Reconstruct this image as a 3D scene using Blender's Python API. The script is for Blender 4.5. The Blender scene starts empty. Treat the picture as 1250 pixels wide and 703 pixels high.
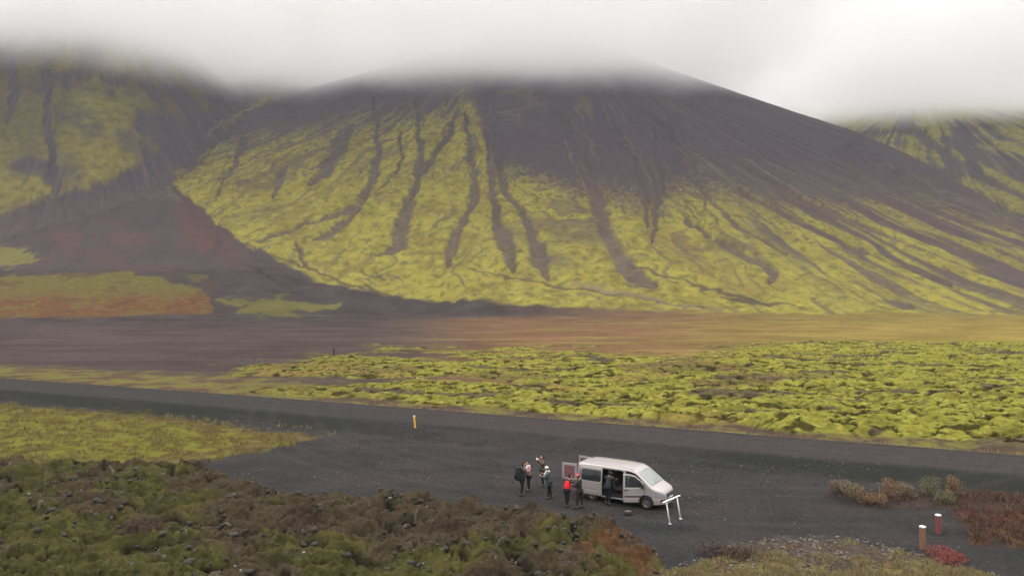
import bpy, bmesh, math, random, time
import numpy as np
from mathutils import Vector, Matrix
T0 = time.time()
SC = bpy.context.scene
COL = SC.collection
R = math.radians
rng = np.random.default_rng(7)
random.seed(7)
F, H0, CZ = 960.0, 340.0, 12.0          # focal length in photo pixels, horizon row, camera height

# ------------------------------------------------------------------ numpy noise
PERM = rng.permutation(512).astype(np.int64)
GA = rng.random(512) * 2 * np.pi
GX, GY = np.cos(GA), np.sin(GA)
RX, RY = rng.random(512), rng.random(512)
def _h(ix, iy, s):
    return PERM[(PERM[(ix + s * 17) & 511] + iy) & 511]
def noise(x, y, s=0):
    ix = np.floor(x).astype(np.int64); iy = np.floor(y).astype(np.int64)
    fx = x - ix; fy = y - iy
    u = fx * fx * fx * (fx * (fx * 6 - 15) + 10); v = fy * fy * fy * (fy * (fy * 6 - 15) + 10)
    def g(a, b):
        h = _h(ix + a, iy + b, s)
        return GX[h] * (fx - a) + GY[h] * (fy - b)
    n0 = g(0, 0); n1 = g(1, 0); n2 = g(0, 1); n3 = g(1, 1)
    a = n0 + u * (n1 - n0); b = n2 + u * (n3 - n2)
    return (a + v * (b - a)) * 1.5
def fbm(x, y, o=4, s=0, gain=.5):
    r = np.zeros_like(x); a = 1.0; t = 0
    for i in range(o):
        r += a * noise(x * 2.03 ** i + 3.1 * i, y * 2.03 ** i - 5.7 * i, s + i); t += a; a *= gain
    return r / t * 1.4
def worley(x, y, s=0):
    ix = np.floor(x).astype(np.int64); iy = np.floor(y).astype(np.int64)
    f1 = np.full_like(x, 9.0); idv = np.zeros_like(x)
    for a in (-1, 0, 1):
        for b in (-1, 0, 1):
            h = _h(ix + a, iy + b, s)
            d = (ix + a + RX[h] - x) ** 2 + (iy + b + RY[h] - y) ** 2
            m = d < f1
            f1 = np.where(m, d, f1); idv = np.where(m, RX[(h * 7 + 3) & 511], idv)
    return np.sqrt(f1), idv
def S(a, b, x):
    t = np.clip((x - a) / (b - a), 0, 1)
    return t * t * (3 - 2 * t)
def smax(a, b, k):
    h = np.clip(.5 + .5 * (a - b) / k, 0, 1)
    return b + h * (a - b) + k * h * (1 - h)

# ------------------------------------------------------------------ terrain heights
AX, AY = -59.5, 92.0                     # a point on the far edge of the road
DX, DY = .920, -.3915
NX, NY = -.3915, -.920
def road_s(x, y):
    return (x - AX) * NX + (y - AY) * NY + .35 * np.sin(((x - AX) * DX + (y - AY) * DY) / 23.0)
def main_polar(x, y):
    dx = x + 20
    t = dx - 120
    xr = np.where(dx > 0, np.where(t > -60, (np.sqrt(t * t + 1600) + t) * .5, (np.sqrt(t * t + 1600) + t) * .5) / 1.7 - 0.0, dx / 2.2)
    yr = 1220 - y
    return np.sqrt(xr * xr + yr * yr), np.arctan2(xr, np.maximum(yr, 1.0)), xr
def macro(x, y):
    """large landforms; returns height, index of the ruling landform"""
    q = y - 95
    plain = -.03 * (np.sqrt(q * q + 400) + q) * .5
    r, ph, xr = main_polar(x, y)
    m = 402 * np.clip(1 - r / 700, 0, 1) ** 1.25 - 14 - .02 * np.maximum(r - 700, 0) - 55 * S(470, 660, x) * S(-14, 60, 402 * np.clip(1 - r / 700, 0, 1) ** 1.25 - 14)
    df = np.hypot(x + 345, y - 790)
    fan = np.where(df < 420, 100 - .45 * df + .00036 * df * df, -25.0)
    rl = np.hypot(x + 620, y - 1150)
    lh = 470 - .85 * rl
    r1 = 400 - .44 * np.hypot((x - 800) * .85, y - 1560)
    r2 = 425 - .42 * np.hypot(x - 1372, y - 1700)
    r1 = np.maximum(r1, 450 - .6 * np.hypot(x + 440, y - 1400))
    k = 10
    z = smax(plain, fan, 5)
    z = smax(z, m, 5); z = smax(z, lh, k); z = smax(z, r1, 14); z = smax(z, r2, 14)
    st = np.stack([np.maximum(plain, -20), fan, m, lh, r1, r2])
    return z, np.argmax(st, 0)

def sdf(U, V, poly):
    """signed distance (inside positive) to a polygon, only evaluated near it"""
    P = np.array(poly, float)
    x0, y0 = P.min(0) - 40; x1, y1 = P.max(0) + 40
    out = np.full(U.shape, -40.0)
    m = (U > x0) & (U < x1) & (V > y0) & (V < y1)
    u, v = U[m], V[m]
    d = np.full(u.shape, 1e9); ins = np.zeros(u.shape, bool)
    n = len(P)
    for i in range(n):
        a, b = P[i], P[(i + 1) % n]
        e = b - a
        t = np.clip(((u - a[0]) * e[0] + (v - a[1]) * e[1]) / (e @ e + 1e-9), 0, 1)
        d = np.minimum(d, np.hypot(u - a[0] - t * e[0], v - a[1] - t * e[1]))
        c = (a[1] > v) != (b[1] > v)
        ins ^= c & (u < (b[0] - a[0]) * (v - a[1]) / (b[1] - a[1] + 1e-12) + a[0])
    out[m] = np.where(ins, d, -d)
    return out
def pline(U, V, pts):
    """pts (u, v, width): 1 on the line falling to 0 at width"""
    P = np.array([p[:2] for p in pts], float); W = [p[2] for p in pts]
    x0, y0 = P.min(0) - max(W) * 2; x1, y1 = P.max(0) + max(W) * 2
    out = np.zeros(U.shape)
    m = (U > x0) & (U < x1) & (V > y0) & (V < y1)
    u, v = U[m], V[m]; o = np.zeros(u.shape)
    for i in range(len(P) - 1):
        a, b = P[i], P[i + 1]; e = b - a
        t = np.clip(((u - a[0]) * e[0] + (v - a[1]) * e[1]) / (e @ e + 1e-9), 0, 1)
        d = np.hypot(u - a[0] - t * e[0], v - a[1] - t * e[1])
        w = W[i] + t * (W[i + 1] - W[i])
        o = np.maximum(o, 1 - S(.30, 1.12, d / (w * .80)))
    out[m] = o
    return out

# layouts on the flat ground near the camera, as outlines in plan (angle, nearness)
P_LAVA = [(-400, 575), (0, 573), (90, 577), (180, 582), (232, 577), (300, 596), (400, 612), (480, 624), (560, 630), (640, 634), (720, 644), (770, 660), (800, 684), (826, 712), (800, 900), (-400, 900)]
P_MEADOW = [(-400, 494), (0, 494), (150, 502), (270, 518), (350, 528), (398, 536), (330, 548), (240, 566), (180, 580), (90, 575), (0, 571), (-400, 571)]
P_PEBBLE = [(790, 712), (838, 690), (885, 672), (940, 662), (1010, 658), (1080, 668), (1140, 686), (1200, 700), (1270, 712), (1500, 760), (1500, 900), (800, 900)]
P_HEATH = [(1008, 606), (1030, 594), (1080, 596), (1180, 600), (1260, 604), (1600, 620), (1600, 700), (1260, 672), (1190, 664), (1172, 640), (1165, 625), (1100, 622), (1050, 620)]

def near_layout(x, y):
    yy = np.maximum(y, 5.0)
    U = 625 + F * x / yy; V = H0 + F * CZ / yy
    wx = 9 * noise(x * .35, y * .35, 31) + 5 * noise(x * 1.1, y * 1.1, 32)
    wy = 4 * noise(x * .3 + 9, y * .3, 33) + 3 * noise(x * 1.0, y * 1.0 + 4, 34)
    Uw, Vw = U + wx, V + wy
    lava = sdf(Uw, Vw, P_LAVA); mead = sdf(Uw, Vw, P_MEADOW)
    peb = sdf(Uw, Vw, P_PEBBLE); heath = sdf(Uw, Vw, P_HEATH)
    return U, V, Uw, Vw, lava, mead, peb, heath

def full(x, y, want_color=False):
    n = x.size
    z, lab = macro(x, y)
    s = road_s(x, y)
    U0 = 625 + F * x / np.maximum(y, 5); VM = H0 - F * (z - CZ) / np.maximum(y, 5)
    # ---- road: carriageway with a shallow crown, near shoulder falling away
    road = S(-.8, 0, s) * (1 - S(6.6, 10.6, s))
    far = s < -.2
    z = z + .34 * road + .03 * (1 - np.clip(np.abs(s - 3.2) / 3.2, 0, 1)) * (s > 0) * (s < 6.4)
    z = np.where(s > 0, np.maximum(z, .0 + .34 * road - .03 * np.maximum(y - 95, 0)), z)
    nearm = y < 175
    zz = z.copy(); rock_shade = np.zeros(n); hum = np.zeros(n); lavaw = np.zeros(n)
    extra = {}
    if nearm.any():
        i = np.where(nearm)[0]
        xs, ys = x[i], y[i]
        U, V, Uw, Vw, lava, mead, peb, heath = near_layout(xs, ys)
        sn = s[i]
        # foreground lava field with cushions of moss
        lw = S(-2, 10, lava) * (sn > 10)
        j = np.where(lava > -4)[0]
        hl = np.zeros(xs.size); rk_sh = np.zeros(xs.size)
        if j.size:
            X, Y = xs[j], ys[j]
            qx = X + .5 * noise(X * .8, Y * .8, 41); qy = Y + .5 * noise(X * .8 + 7, Y * .8, 42)
            w1, id1 = worley((qx * .93 + qy * .36) / 1.9, (qy * .93 - qx * .36) / .85, 5)
            w2, id2 = worley(qx / .62 + 5, qy / .46, 6)
            w3, id3 = worley(qx / .28 + 5, qy / .24, 8)
            big = fbm(X / 8, Y / 5, 3, 51)
            bil = np.abs(noise(X / 2.6 + .4 * noise(X / 3, Y / 3, 4), Y / 1.5, 52))
            d1 = np.sqrt(np.clip(1 - (w1 / .70) ** 2, 0, 1)) * (.45 + .8 * id1)
            d2 = np.sqrt(np.clip(1 - (w2 / .66) ** 2, 0, 1)) * (.3 + .9 * id2)
            d3 = np.sqrt(np.clip(1 - (w3 / .64) ** 2, 0, 1)) * (.2 + id3)
            rough = S(-.15, .3, fbm(X / 5, Y / 5, 2, 57))
            flat = S(.0, .35, fbm(X / 3.5, Y / 2.5, 3, 58)) * .8
            h = .25 + .62 * big + (.42 * d1 + .27 * d2) * (1 - flat * .7) + .13 * d3 * (1 - flat * .5) + .45 * bil + .045 * noise(X * 5, Y * 5, 9) + .20 * fbm(X * 1.2, Y * 1.2, 4, 10)
            spike = S(.42, .75, noise(X * 2.3, Y * 2.3, 77)) * rough
            h = h + .18 * spike
            hl[j] = h * lw[j]
            rk_sh[j] = np.clip(1.02 - (d1 * .62 + d2 * .58 + .22 * d3 + bil * .35), 0, 1) * (1 - .6 * flat)
            extra['spike'] = (i[j], spike * lw[j])
        zz[i] += hl; rock_shade[i] = rk_sh; lavaw[i] = lw
        # meadow, pebbly bank and heath
        mw = S(0, 8, mead) * (sn > 9)
        zz[i] += mw * (.12 + .10 * fbm(xs * .7, ys * .7, 3, 61))
        pw = S(-3, 12, peb)
        zz[i] += pw * (.08 + .13 * fbm(xs * .5, ys * .5, 3, 62) + .05 * noise(xs * 3.5, ys * 3.5, 63))
        hw = S(-3, 8, heath)
        zz[i] += hw * (.18 + .16 * fbm(xs * .6, ys * .6, 3, 64) + .05 * noise(xs * 3, ys * 3, 63))
        # the moss field beyond the road
        Vf = H0 - F * (z[i] - CZ) / ys
        wv = 7 * noise(xs * .09, ys * .07, 71) + 3 * noise(xs * .4, ys * .3, 72)
        top = np.interp(U, [-200, 240, 290, 430, 560, 700, 840, 900, 980, 1080, 1250, 1600], [470, 462, 449, 436, 430, 432, 440, 424, 412, 402, 396, 392])
        hm = S(-16, 16, Vf + wv * 1.7 + 7 * fbm(xs * .16, ys * .10, 3, 75) - top) * S(3.4, 6.0, -sn + 1.8 * noise(xs * .25, ys * .25, 73)) * S(200, 290, U + wv * 5)
        hm *= 1 - .85 * S(.25, .4, noise(xs * .045 + 2, ys * .07, 74)) * (U < 640)
        j = np.where(hm > .02)[0]
        hh = np.zeros(xs.size); rk_sh2 = np.zeros(xs.size)
        if j.size:
            X, Y = xs[j], ys[j]
            qx = X + .9 * noise(X * .45, Y * .45, 81); qy = Y + .9 * noise(X * .45 + 7, Y * .45, 82)
            w1, id1 = worley((qx * .96 + qy * .28) / 1.5, (qy * .96 - qx * .28) / .95, 15)
            w2, id2 = worley(qx / .80 + 5, qy / .62, 16)
            d1 = np.sqrt(np.clip(1 - (w1 / .78) ** 2, 0, 1)) * (.35 + .9 * id1)
            d2 = np.sqrt(np.clip(1 - (w2 / .78) ** 2, 0, 1)) * (.3 + .9 * id2)
            big = fbm(X / 14, Y / 10, 3, 83)
            h = .60 * big + .38 * d1 + .18 * d2 + .10 * noise(X * 2, Y * 2, 84)
            hh[j] = h * hm[j]
            rk_sh2[j] = 1 - S(.27, .52, d1 * .62 + d2 * .34 + .14 * big + .12 * noise(X * 1.3, Y * 1.3, 85))
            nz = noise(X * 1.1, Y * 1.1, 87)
            rk_sh2[j] = np.maximum(rk_sh2[j], .95 * S(.50, .62, w1 + .16 * nz) * S(-.25, .1, fbm(X / 4, Y / 3, 3, 88)))
            rk_sh2[j] = np.maximum(rk_sh2[j], .8 * S(.54, .66, w2 + .16 * nz) * S(.0, .3, fbm(X / 3, Y / 2.4, 2, 89)))
            rk_sh2[j] = np.maximum(rk_sh2[j], .9 * S(.42, .6, fbm(X / 5, Y / 4, 3, 86)))
        zz[i] += hh; hum[i] = hm; rock_shade[i] = np.where(hm > .02, rk_sh2, rock_shade[i])
        extra['near'] = (i, U, V, Uw, Vw, lava, mead, peb, heath, Vf)
    # smooth roll and gravel grain everywhere
    z = zz
    soft = 1 - S(-.5, .5, s) * (1 - S(6, 12, s))
    z = z + .05 * soft * fbm(x * .12, y * .12, 2, 91)
    # ---- mountain relief
    r, ph, xr = main_polar(x, y)
    plf = S(110, 400, y)
    z = z + plf * (1 - S(440, 640, y)) * 1.2 * fbm(x / 60, y / 30, 3, 92)
    gul = np.zeros(n)
    mt = y > 380
    if mt.any():
        i = np.where(mt)[0]
        X, Y, L = x[i], y[i], lab[i]
        u, v = U0[i], VM[i]
        rr, pp = r[i], ph[i]
        # streak coordinate per landform
        pl = np.arctan2(X + 620, 1150 - Y); rl = np.hypot(X + 620, Y - 1150)
        p1 = np.arctan2(X - 800, 1560 - Y); q1 = np.hypot(X - 800, Y - 1560)
        p2 = np.arctan2(X - 1372, 1700 - Y); q2 = np.hypot(X - 1372, Y - 1700)
        A = np.where(L == 3, pl * 3 + 50, np.where(L == 4, p1 * 4 + 90, np.where(L == 5, p2 * 4 + 130, pp * 3)))
        Q = np.where(L == 3, rl, np.where(L == 4, q1, np.where(L == 5, q2, rr)))
        wob = (.10 * noise(X / 60, Y / 60, 100) + .035 * noise(X / 20, Y / 20, 101)) * (1 - .7 * S(840, 940, u))
        st1 = noise((A + wob * .7) * 5.5, Q / 420, 102)
        st2 = noise((A + wob) * 14, Q / 230, 103)
        st3 = noise((A + wob * .7) * 34, Q / 150, 104)
        up = S(-6, 12, z[i] - (-13.0))
        amp = up * np.where(L == 2, 1.0, .9)
        rel = 5 * st1 + .55 * ( 4.0 * (np.abs(st2) - .35) * 1.6 + 1.3 * st3)
        rel += .8 * fbm(X / 30, Y / 30, 4, 105)
        low = S(150, 330, Q) * (L == 2) + (L != 2)
        mid = amp * np.where(L == 1, .22, 1.0) * (.35 + .65 * low)
        GUL = GULLIES
        g = np.zeros(X.size)
        calm = 1 - .75 * S(860, 960, u) * (v > 150)
        uw = u + calm * (3.4 * noise(X / 24, Y / 40, 106) + 2.4 * noise(X / 9, Y / 14, 107) + 1.2 * noise(X / 3.5, Y / 5, 99)); vw = v + calm * (3.0 * noise(X / 15 + 3, Y / 15, 108) + 1.5 * noise(X / 6, Y / 6, 98))
        for pts in GUL:
            g = np.maximum(g, pline(uw, vw, pts))
        z[i] += rel * mid - 3.0 * g * up
        # crags on the right shoulder
        cr = (S(0, 14, sdf(uw, vw, [(1015, 172), (1050, 165), (1090, 195), (1140, 222), (1120, 236), (1060, 215), (1010, 200)])))
        z[i] += cr * (11 * np.abs(noise(X / 18, Y / 18, 109)) + 5 * np.abs(noise(X / 6, Y / 6, 110)))
        g = S(.12, .92, g + .34 * noise(X / 9, Y / 14, 96) * (g > .02) + .22 * noise(X / 3.5, Y / 5, 95) * (g > .02))
        gul[i] = g
        extra['mt'] = (i, u, v, uw, vw, L, A, Q, st1, st2, st3, cr, wob)
    if not want_color:
        return z
    # ------------------------------------------------------------ ground colours (albedo)
    def K(c, k=None):
        c = np.array(c, float) / 255
        return (np.where(c < .04045, c / 12.92, ((c + .055) / 1.055) ** 2.4)) / (k or KE)
    col = np.zeros((n, 3)) + K((98, 86, 82))
    def mix(idx, c, w):
        w = np.clip(w, 0, 1)[:, None]
        if idx is None: col[:] = col * (1 - w) + c * w
        else: col[idx] = col[idx] * (1 - w) + c * w
    fine = noise(x * .9, y * .9, 120)
    # plain between road and mountain
    n1 = fbm(x / 30, y / 9, 4, 121); n2 = fbm(x / 7, y / 3, 3, 122); n3 = noise(x / 3, y / 1.2, 123)
    V = VM; U = U0 + 40 * n1
    mix(None, K((84, 73, 74)), S(-.1, .5, n1) * .7)
    br = S(430, 640, U) * np.maximum(S(386, 392, V + 2 * n1), S(620, 780, U0) * S(372, 379, V))
    mix(None, K((136, 99, 68)), br * (.85 + .15 * n2))
    mix(None, K((158, 138, 66)), br * S(720, 1150, U + 260 * n1) * (.8 + .4 * n2))
    mix(None, K((92, 78, 66)), br * S(.12, .5, n2 + .5 * n3) * .6)
    mix(None, K((150, 150, 66)), br * S(.15, .7, n1 - .3 * n2) * .40)
    band = S(372, 380, V + 2.5 * n1) * (1 - S(387, 392, V + 2.5 * n1)) * S(560, 640, U) * (U < 1300)
    mix(None, K((120, 98, 84)), band * S(-.2, .3, n2) * .7 * (1 - S(700, 1000, U)))
    mix(None, K((152, 136, 66)), br * S(700, 1000, U0) * S(-.3, .2, n2 + n3 * .4) * .6)
    # left: sandy outwash, tan strip by the road
    mix(None, K((112, 96, 90)), (1 - S(450, 640, U)) * S(395, 405, V) * (1 - S(438, 446, V)) * S(.0, .45, noise(x / 45, y / 4, 125)) * .75)
    # (strips and patches on the left flat)
    n4x = fbm(x / 14, y / 22, 4, 90)
    uw = U0 + 26 * noise(x / 30, y / 45, 126) + 14 * noise(x / 9, y / 25, 129); vw = V + 4.0 * noise(x / 22, y / 30, 127) + 2.4 * noise(x / 7, y / 14, 94)
    pa = sdf(uw, vw, [(-300, 336), (0, 338), (90, 333), (160, 332), (205, 344), (262, 360), (250, 384), (200, 388), (-300, 390)])
    mix(None, K((136, 122, 62)), S(-1.5, 1.5, pa))
    mix(None, K((140, 92, 58)), S(-1.5, 2, pa) * S(350, 370, vw + 9 * n2 + 6 * n1))
    mix(None, K((150, 146, 70)), S(-1.5, 2, pa) * S(.15, .45, n2 + .4 * n1) * .7)
    pa = sdf(uw, vw, [(272, 367), (330, 366), (395, 369), (402, 380), (350, 387), (300, 385)])
    mix(None, K((140, 134, 68)), S(-2.5, 2.5, pa + 7 * n4x) * .9)
    pa = sdf(uw, vw, [(-300, 300), (0, 300), (34, 304), (52, 318), (0, 327), (-300, 330)])
    mix(None, K((140, 134, 66)), S(-2, 3, pa + 7 * n4x) * .9)
    n4 = fbm(x / 20, y / 26, 4, 128)
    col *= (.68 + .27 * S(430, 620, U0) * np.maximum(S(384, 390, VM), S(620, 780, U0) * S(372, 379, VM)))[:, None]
    col *= (1 + .30 * n4 + .16 * n3)[:, None]
    mix(None, K((88, 62, 46)), S(.18, .42, n4) * S(330, 336, VM) * (1 - S(386, 390, VM)) * (U0 < 262) * .6)
    mix(None, K((120, 112, 52)), S(.15, .4, -n4) * S(333, 338, VM) * (1 - S(384, 388, VM)) * (U0 < 255) * .5)
    if 'mt' in extra:
        i, u, v, uw, vw, L, A, Q, st1, st2, st3, cr, wob = extra['mt']
        X, Y = x[i], y[i]
        m2, m3 = (L == 2), (L == 3)
        onhill = S(-9.5, -6.0, z[i]) * (L >= 2) * 1.0
        onhill = np.where(L == 2, S(-3, 2, np.interp(u, [-400, 200, 300, 380, 470, 620, 800, 1000, 1700], [200, 215, 302, 342, 357, 372, 380, 383, 385]) + 2 * noise(X / 12, Y / 12, 130) - v), onhill)
        onhill = np.where(L >= 3, 1.0, onhill)
        # scoria everywhere on the slopes, then moss
        sc = np.zeros((X.size, 3)) + K((93, 82, 88))
        t = S(-.3, .5, st2 + .5 * st3)[:, None]
        sc = sc * (1 - t) + K((84, 78, 88)) * t
        t = (S(.2, .8, st3 + .3 * st2) * .55)[:, None]
        sc = sc * (1 - t) + K((112, 98, 92)) * t
        t = (gul[i] * S(180, 240, v) * (L == 2) * .75)[:, None]; sc = sc * (1 - t) + K((116, 98, 94)) * t
        t = (S(170, 260, v) * .5)[:, None]; sc = sc * (1 - t) + K((106, 86, 82)) * t
        mo = np.zeros((X.size, 3)) + K((172, 161, 68))
        pn = fbm(X / 34, Y / 34, 4, 131); pn2 = fbm(X / 9, Y / 9, 3, 132)
        t = S(-.1, .5, pn)[:, None]; mo = mo * (1 - t) + K((152, 140, 58)) * t
        t = (S(.0, .5, fbm(X / 55, Y / 70, 3, 91)) * .45)[:, None]; mo = mo * (1 - t) + K((130, 108, 62)) * t
        t = (S(.1, .6, pn2) * .7)[:, None]; mo = mo * (1 - t) + K((188, 177, 80)) * t
        t = (S(.15, .5, -pn2) * .75)[:, None]; mo = mo * (1 - t) + K((118, 110, 62)) * t
        t = (S(.35, .75, noise((A + wob * .3) * 48, Q / 160, 93) + .4 * st3) * .5)[:, None]; sc = sc * (1 - t) + K((128, 114, 100)) * t
        t = (S(.35, .75, noise((A + wob * .3) * 30 + 9, Q / 200, 92)) * .5)[:, None]; sc = sc * (1 - t) + K((72, 64, 70)) * t
        # upper limit of the moss on the main cone
        lim = np.interp(u, [100, 215, 260, 300, 345, 400, 450, 500, 548, 562, 575, 590, 606, 640, 700, 760, 800, 832, 870, 920, 1000, 1100, 1250, 1700],
                        [205, 200, 172, 168, 158, 150, 142, 134, 128, 112, 112, 150, 196, 206, 226, 234, 240, 218, 222, 226, 228, 232, 262, 340])
        rill = noise((A + wob * .5) * 75, Q / 90, 137) + .5 * noise((A + wob * .5) * 150, Q / 60, 138)
        flk = noise(X / 5, Y / 8, 139) + .5 * noise(X / 2.4, Y / 4, 97)
        mossw = S(-.45, .55, (v - lim - 6) / 34 + .50 * st3 + .40 * st2 + .45 * rill + .25 * pn2 + .45 * flk * S(580, 650, u))
        # striped transition on the upper right, noisy gullied texture in the moss
        strip = S(.05, .35, st2 * .8 + st3 * .9 + .1)
        fr = S(860, 960, u) * (1 - S(0, 90, v - np.interp(u, [860, 1000, 1250], [240, 290, 350])))
        mossw = np.where(m2, mossw * (1 - fr * .92 * S(-.10, .28, st2 * .8 + st3 * .8 + .12 * pn2 + .10)), mossw)
        mossw *= 1 - .8 * S(.16, .55, st3 * .9 + st2 * .45 + .30 * pn2 + .35 * noise((A + wob) * 22, Q / 300, 89)) * (1 - .85 * S(10, 130, v - lim))
        mossw *= 1 - .85 * S(.38, .6, -st2 * .5 + pn2 * .8 - .1) * (1 - S(40, 130, v - lim))
        mossw *= 1 - .84 * gul[i]
        edge = np.exp(-np.abs(v - lim - 10) / 45)
        mossw *= 1 - .60 * S(.25, .7, rill + .3 * pn2 - .12 + .30 * edge)
        mossw *= 1 - .55 * S(.45, .8, flk + .35 * edge - .08)
        # left hill: patchy moss
        ml = S(-.25, .35, fbm(X / 60, Y / 60, 4, 133) + .25 + .25 * st1 - .35 * S(120, 200, u) * (1 - S(180, 260, v)) * S(60, 100, v))
        ml = ml * .95
        mossw = np.where(m3, ml * (1 - gul[i]), mossw)
        mr = S(-.35, .35, st2 * .8 + st3 * .5 + fbm(X / 90, Y / 90, 3, 134) + .12)
        mossw = np.where(L >= 4, mr * (1 - .9 * gul[i]), mossw)
        mossw = np.where(L <= 1, 0, mossw) * (1 - .9 * S(.1, .5, cr))
        mossw *= 1 - .93 * S(-4, 5, sdf(uw, vw, [(-300, 330), (-100, 288), (0, 256), (60, 240), (130, 222), (200, 184), (250, 150), (262, 168), (222, 205), (205, 240), (100, 270), (0, 300), (-300, 380)])) * (L != 2)
        w = np.clip(mossw, 0, 1)[:, None]
        # left hill olive and brown
        t = (m3 * (.45 + .35 * S(110, 60, u) + .4 * S(130, 200, u)) * (1 - .5 * S(140, 230, v)))[:, None]; mo = mo * (1 - t) + K((100, 90, 66)) * t
        t = ((L >= 4) * .35)[:, None]; mo = mo * (1 - t) + K((140, 134, 84)) * t
        br = S(0, 1, sdf(uw, vw, [(900, 335), (960, 340), (980, 360), (930, 372), (860, 366), (850, 350)]) / 20) * S(-.3, .4, pn2 + .2)
        br = np.maximum(br, S(0, 18, sdf(uw, vw, [(800, 250), (860, 300), (940, 330), (930, 360), (840, 340), (780, 300), (760, 260)])) * .45)
        mo = mo * (1 - br[:, None] * .6) + K((138, 108, 66)) * br[:, None] * .6
        hc = sc * (1 - w) + mo * w
        # alluvial apron on the left: brown and dull red
        fa = np.zeros((X.size, 3)) + K((93, 80, 79))
        t = (S(0, 22, sdf(uw, vw, [(225, 238), (262, 262), (300, 300), (318, 330), (240, 322), (215, 300), (205, 262)])) * .8)[:, None]
        fa = fa * (1 - t) + K((110, 80, 76)) * t
        t = (S(.0, .5, fbm(X / 30, Y / 40, 3, 135)) * .5)[:, None]; fa = fa * (1 - t) + K((100, 78, 72)) * t
        t = (S(.1, .5, noise(X / 14 + .02 * Y, Y / 60, 136)) * .5)[:, None]; fa = fa * (1 - t) + K((78, 72, 74)) * t
        for pg, c in (([(140, 280), (178, 283), (176, 303), (130, 300)], (124, 84, 74)), ([(62, 276), (104, 284), (102, 304), (60, 300)], (116, 82, 76)), ([(180, 222), (204, 216), (226, 246), (176, 244)], (126, 112, 96))):
            t = (S(-2, 6, sdf(uw, vw, pg)) * .7 * S(-.5, .3, pn2))[:, None]; fa = fa * (1 - t) + K(c) * t
        far = S(-6, 2, np.interp(u, [-300, 0, 130, 215, 300, 400, 600], [262, 262, 232, 200, 300, 345, 372]) - vw)
        isfan = (L <= 2) & (Y > 400) & (u < 640)
        fw = (isfan * (1 - S(326, 334, v + 4 * pn2)))
        t = (np.maximum(fw, 0) * S(330, 322, v))[:, None] if False else fw[:, None]
        cc = col[i] * (1 - t) + fa * t
        moran = sdf(uw, vw, [(-300, 300), (0, 300), (34, 304), (52, 318), (0, 327), (-300, 330)])
        t = S(-2, 3, moran + 7 * pn2)[:, None] * .9 * isfan[:, None]; cc = cc * (1 - t) + K((136, 130, 66)) * t
        oh = np.clip(onhill, 0, 1)[:, None]
        col[i] = cc * (1 - oh) + hc * oh
        extra['onhill'] = (i, oh[:, 0])
        for pts in DARKLINES:
            t = (pline(uw, vw, pts) * .75)[:, None]
            col[i] = col[i] * (1 - t) + K((80, 68, 66)) * t
        for pts in PALELINES:
            t = (pline(uw, vw, pts) * .6)[:, None]
            col[i] = col[i] * (1 - t) + K((140, 124, 104)) * t
    KF = lambda c: K(c) * .74
    # near ground
    i, U, V, Uw, Vw, lava, mead, peb, heath, Vf = extra['near']
    X, Y, sn = x[i], y[i], s[i]
    a1 = fbm(X / 4, Y / 4, 4, 140); a2 = fbm(X / 1.1, Y / 1.1, 3, 141); a3 = noise(X * 3, Y * 3, 142)
    # strip beside the far road edge
    st = S(12, 3, 0) if False else (1 - S(6, 16, -sn + 3 * a1)) * (sn < .3)
    lf = 1 - S(240, 420, U)
    mix(i, KF((128, 112, 78)), np.clip((1 - S(10, 20, -sn + 4 * a1)) * lf + st * .9, 0, 1) * (sn < .3))
    mix(i, KF((104, 84, 70)), np.clip((1 - S(10, 22, -sn + 4 * a1)) * (sn < .3) * S(.0, .3, a1) * .8, 0, 1))
    mix(i, KF((134, 130, 66)), np.clip((1 - S(9, 18, -sn + 4 * a1)) * (sn < .3) * S(.05, .3, -a1 + .3 * a2) * .8, 0, 1))
    mix(i, K((88, 72, 64)), S(2.2, 3.4, -sn + .8 * a1) * (1 - S(5.5, 7.5, -sn + 2 * a1)) * S(-.25, .15, a1 + .5 * a2) * (U > 380) * .85)
    mix(i, K((132, 128, 72)), (sn < -.2) * (1 - S(1.6, 3.2, -sn + 1.2 * a1)) * (U > 300) * .7)
    # hummocks
    hmv = hum[i]
    mixd = S(-.2, .4, a1)
    mo = K((154, 151, 64))[None] * (1 - mixd[:, None]) + K((130, 126, 55))[None] * mixd[:, None]
    t = (S(.1, .5, a2) * .5)[:, None]; mo = mo * (1 - t) + K((192, 180, 92)) * t
    t = (S(420, 330, U) if False else (1 - S(330, 620, U)) * .6)[:, None]; mo = mo * (1 - t) + K((120, 112, 62)) * t
    t = (S(.1, .45, fbm(X / 12, Y / 7, 3, 143)) * .55 * (U < 900))[:, None]; mo = mo * (1 - t) + K((146, 116, 72)) * t
    t = (S(.08, .38, fbm(X / 18, Y / 10, 4, 149)) * .65 * (1 - S(950, 1150, U)))[:, None]; mo = mo * (1 - t) + K((116, 98, 66)) * t
    t = (S(.30, .45, fbm(X / 9 + 5, Y / 6, 3, 150)) * .8)[:, None]; mo = mo * (1 - t) + K((92, 78, 72)) * t
    rk_sh = rock_shade[i][:, None] * .92
    mo = mo * (1 - rk_sh) + K((48, 43, 26)) * rk_sh  # bare rock colour, with shade painted into the slots between hummocks
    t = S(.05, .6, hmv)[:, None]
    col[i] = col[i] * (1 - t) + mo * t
    # road and gravel lot (same dark volcanic gravel, slightly different wear)
    gr = (sn > -.35 + .35 * a2) * 1.0
    g0 = np.zeros((X.size, 3)) + KF((73, 72, 71))
    t = S(-.3, .4, fbm(X / 9, Y / 5, 4, 144))[:, None] * .8; g0 = g0 * (1 - t) + KF((84, 78, 77)) * t
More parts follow.
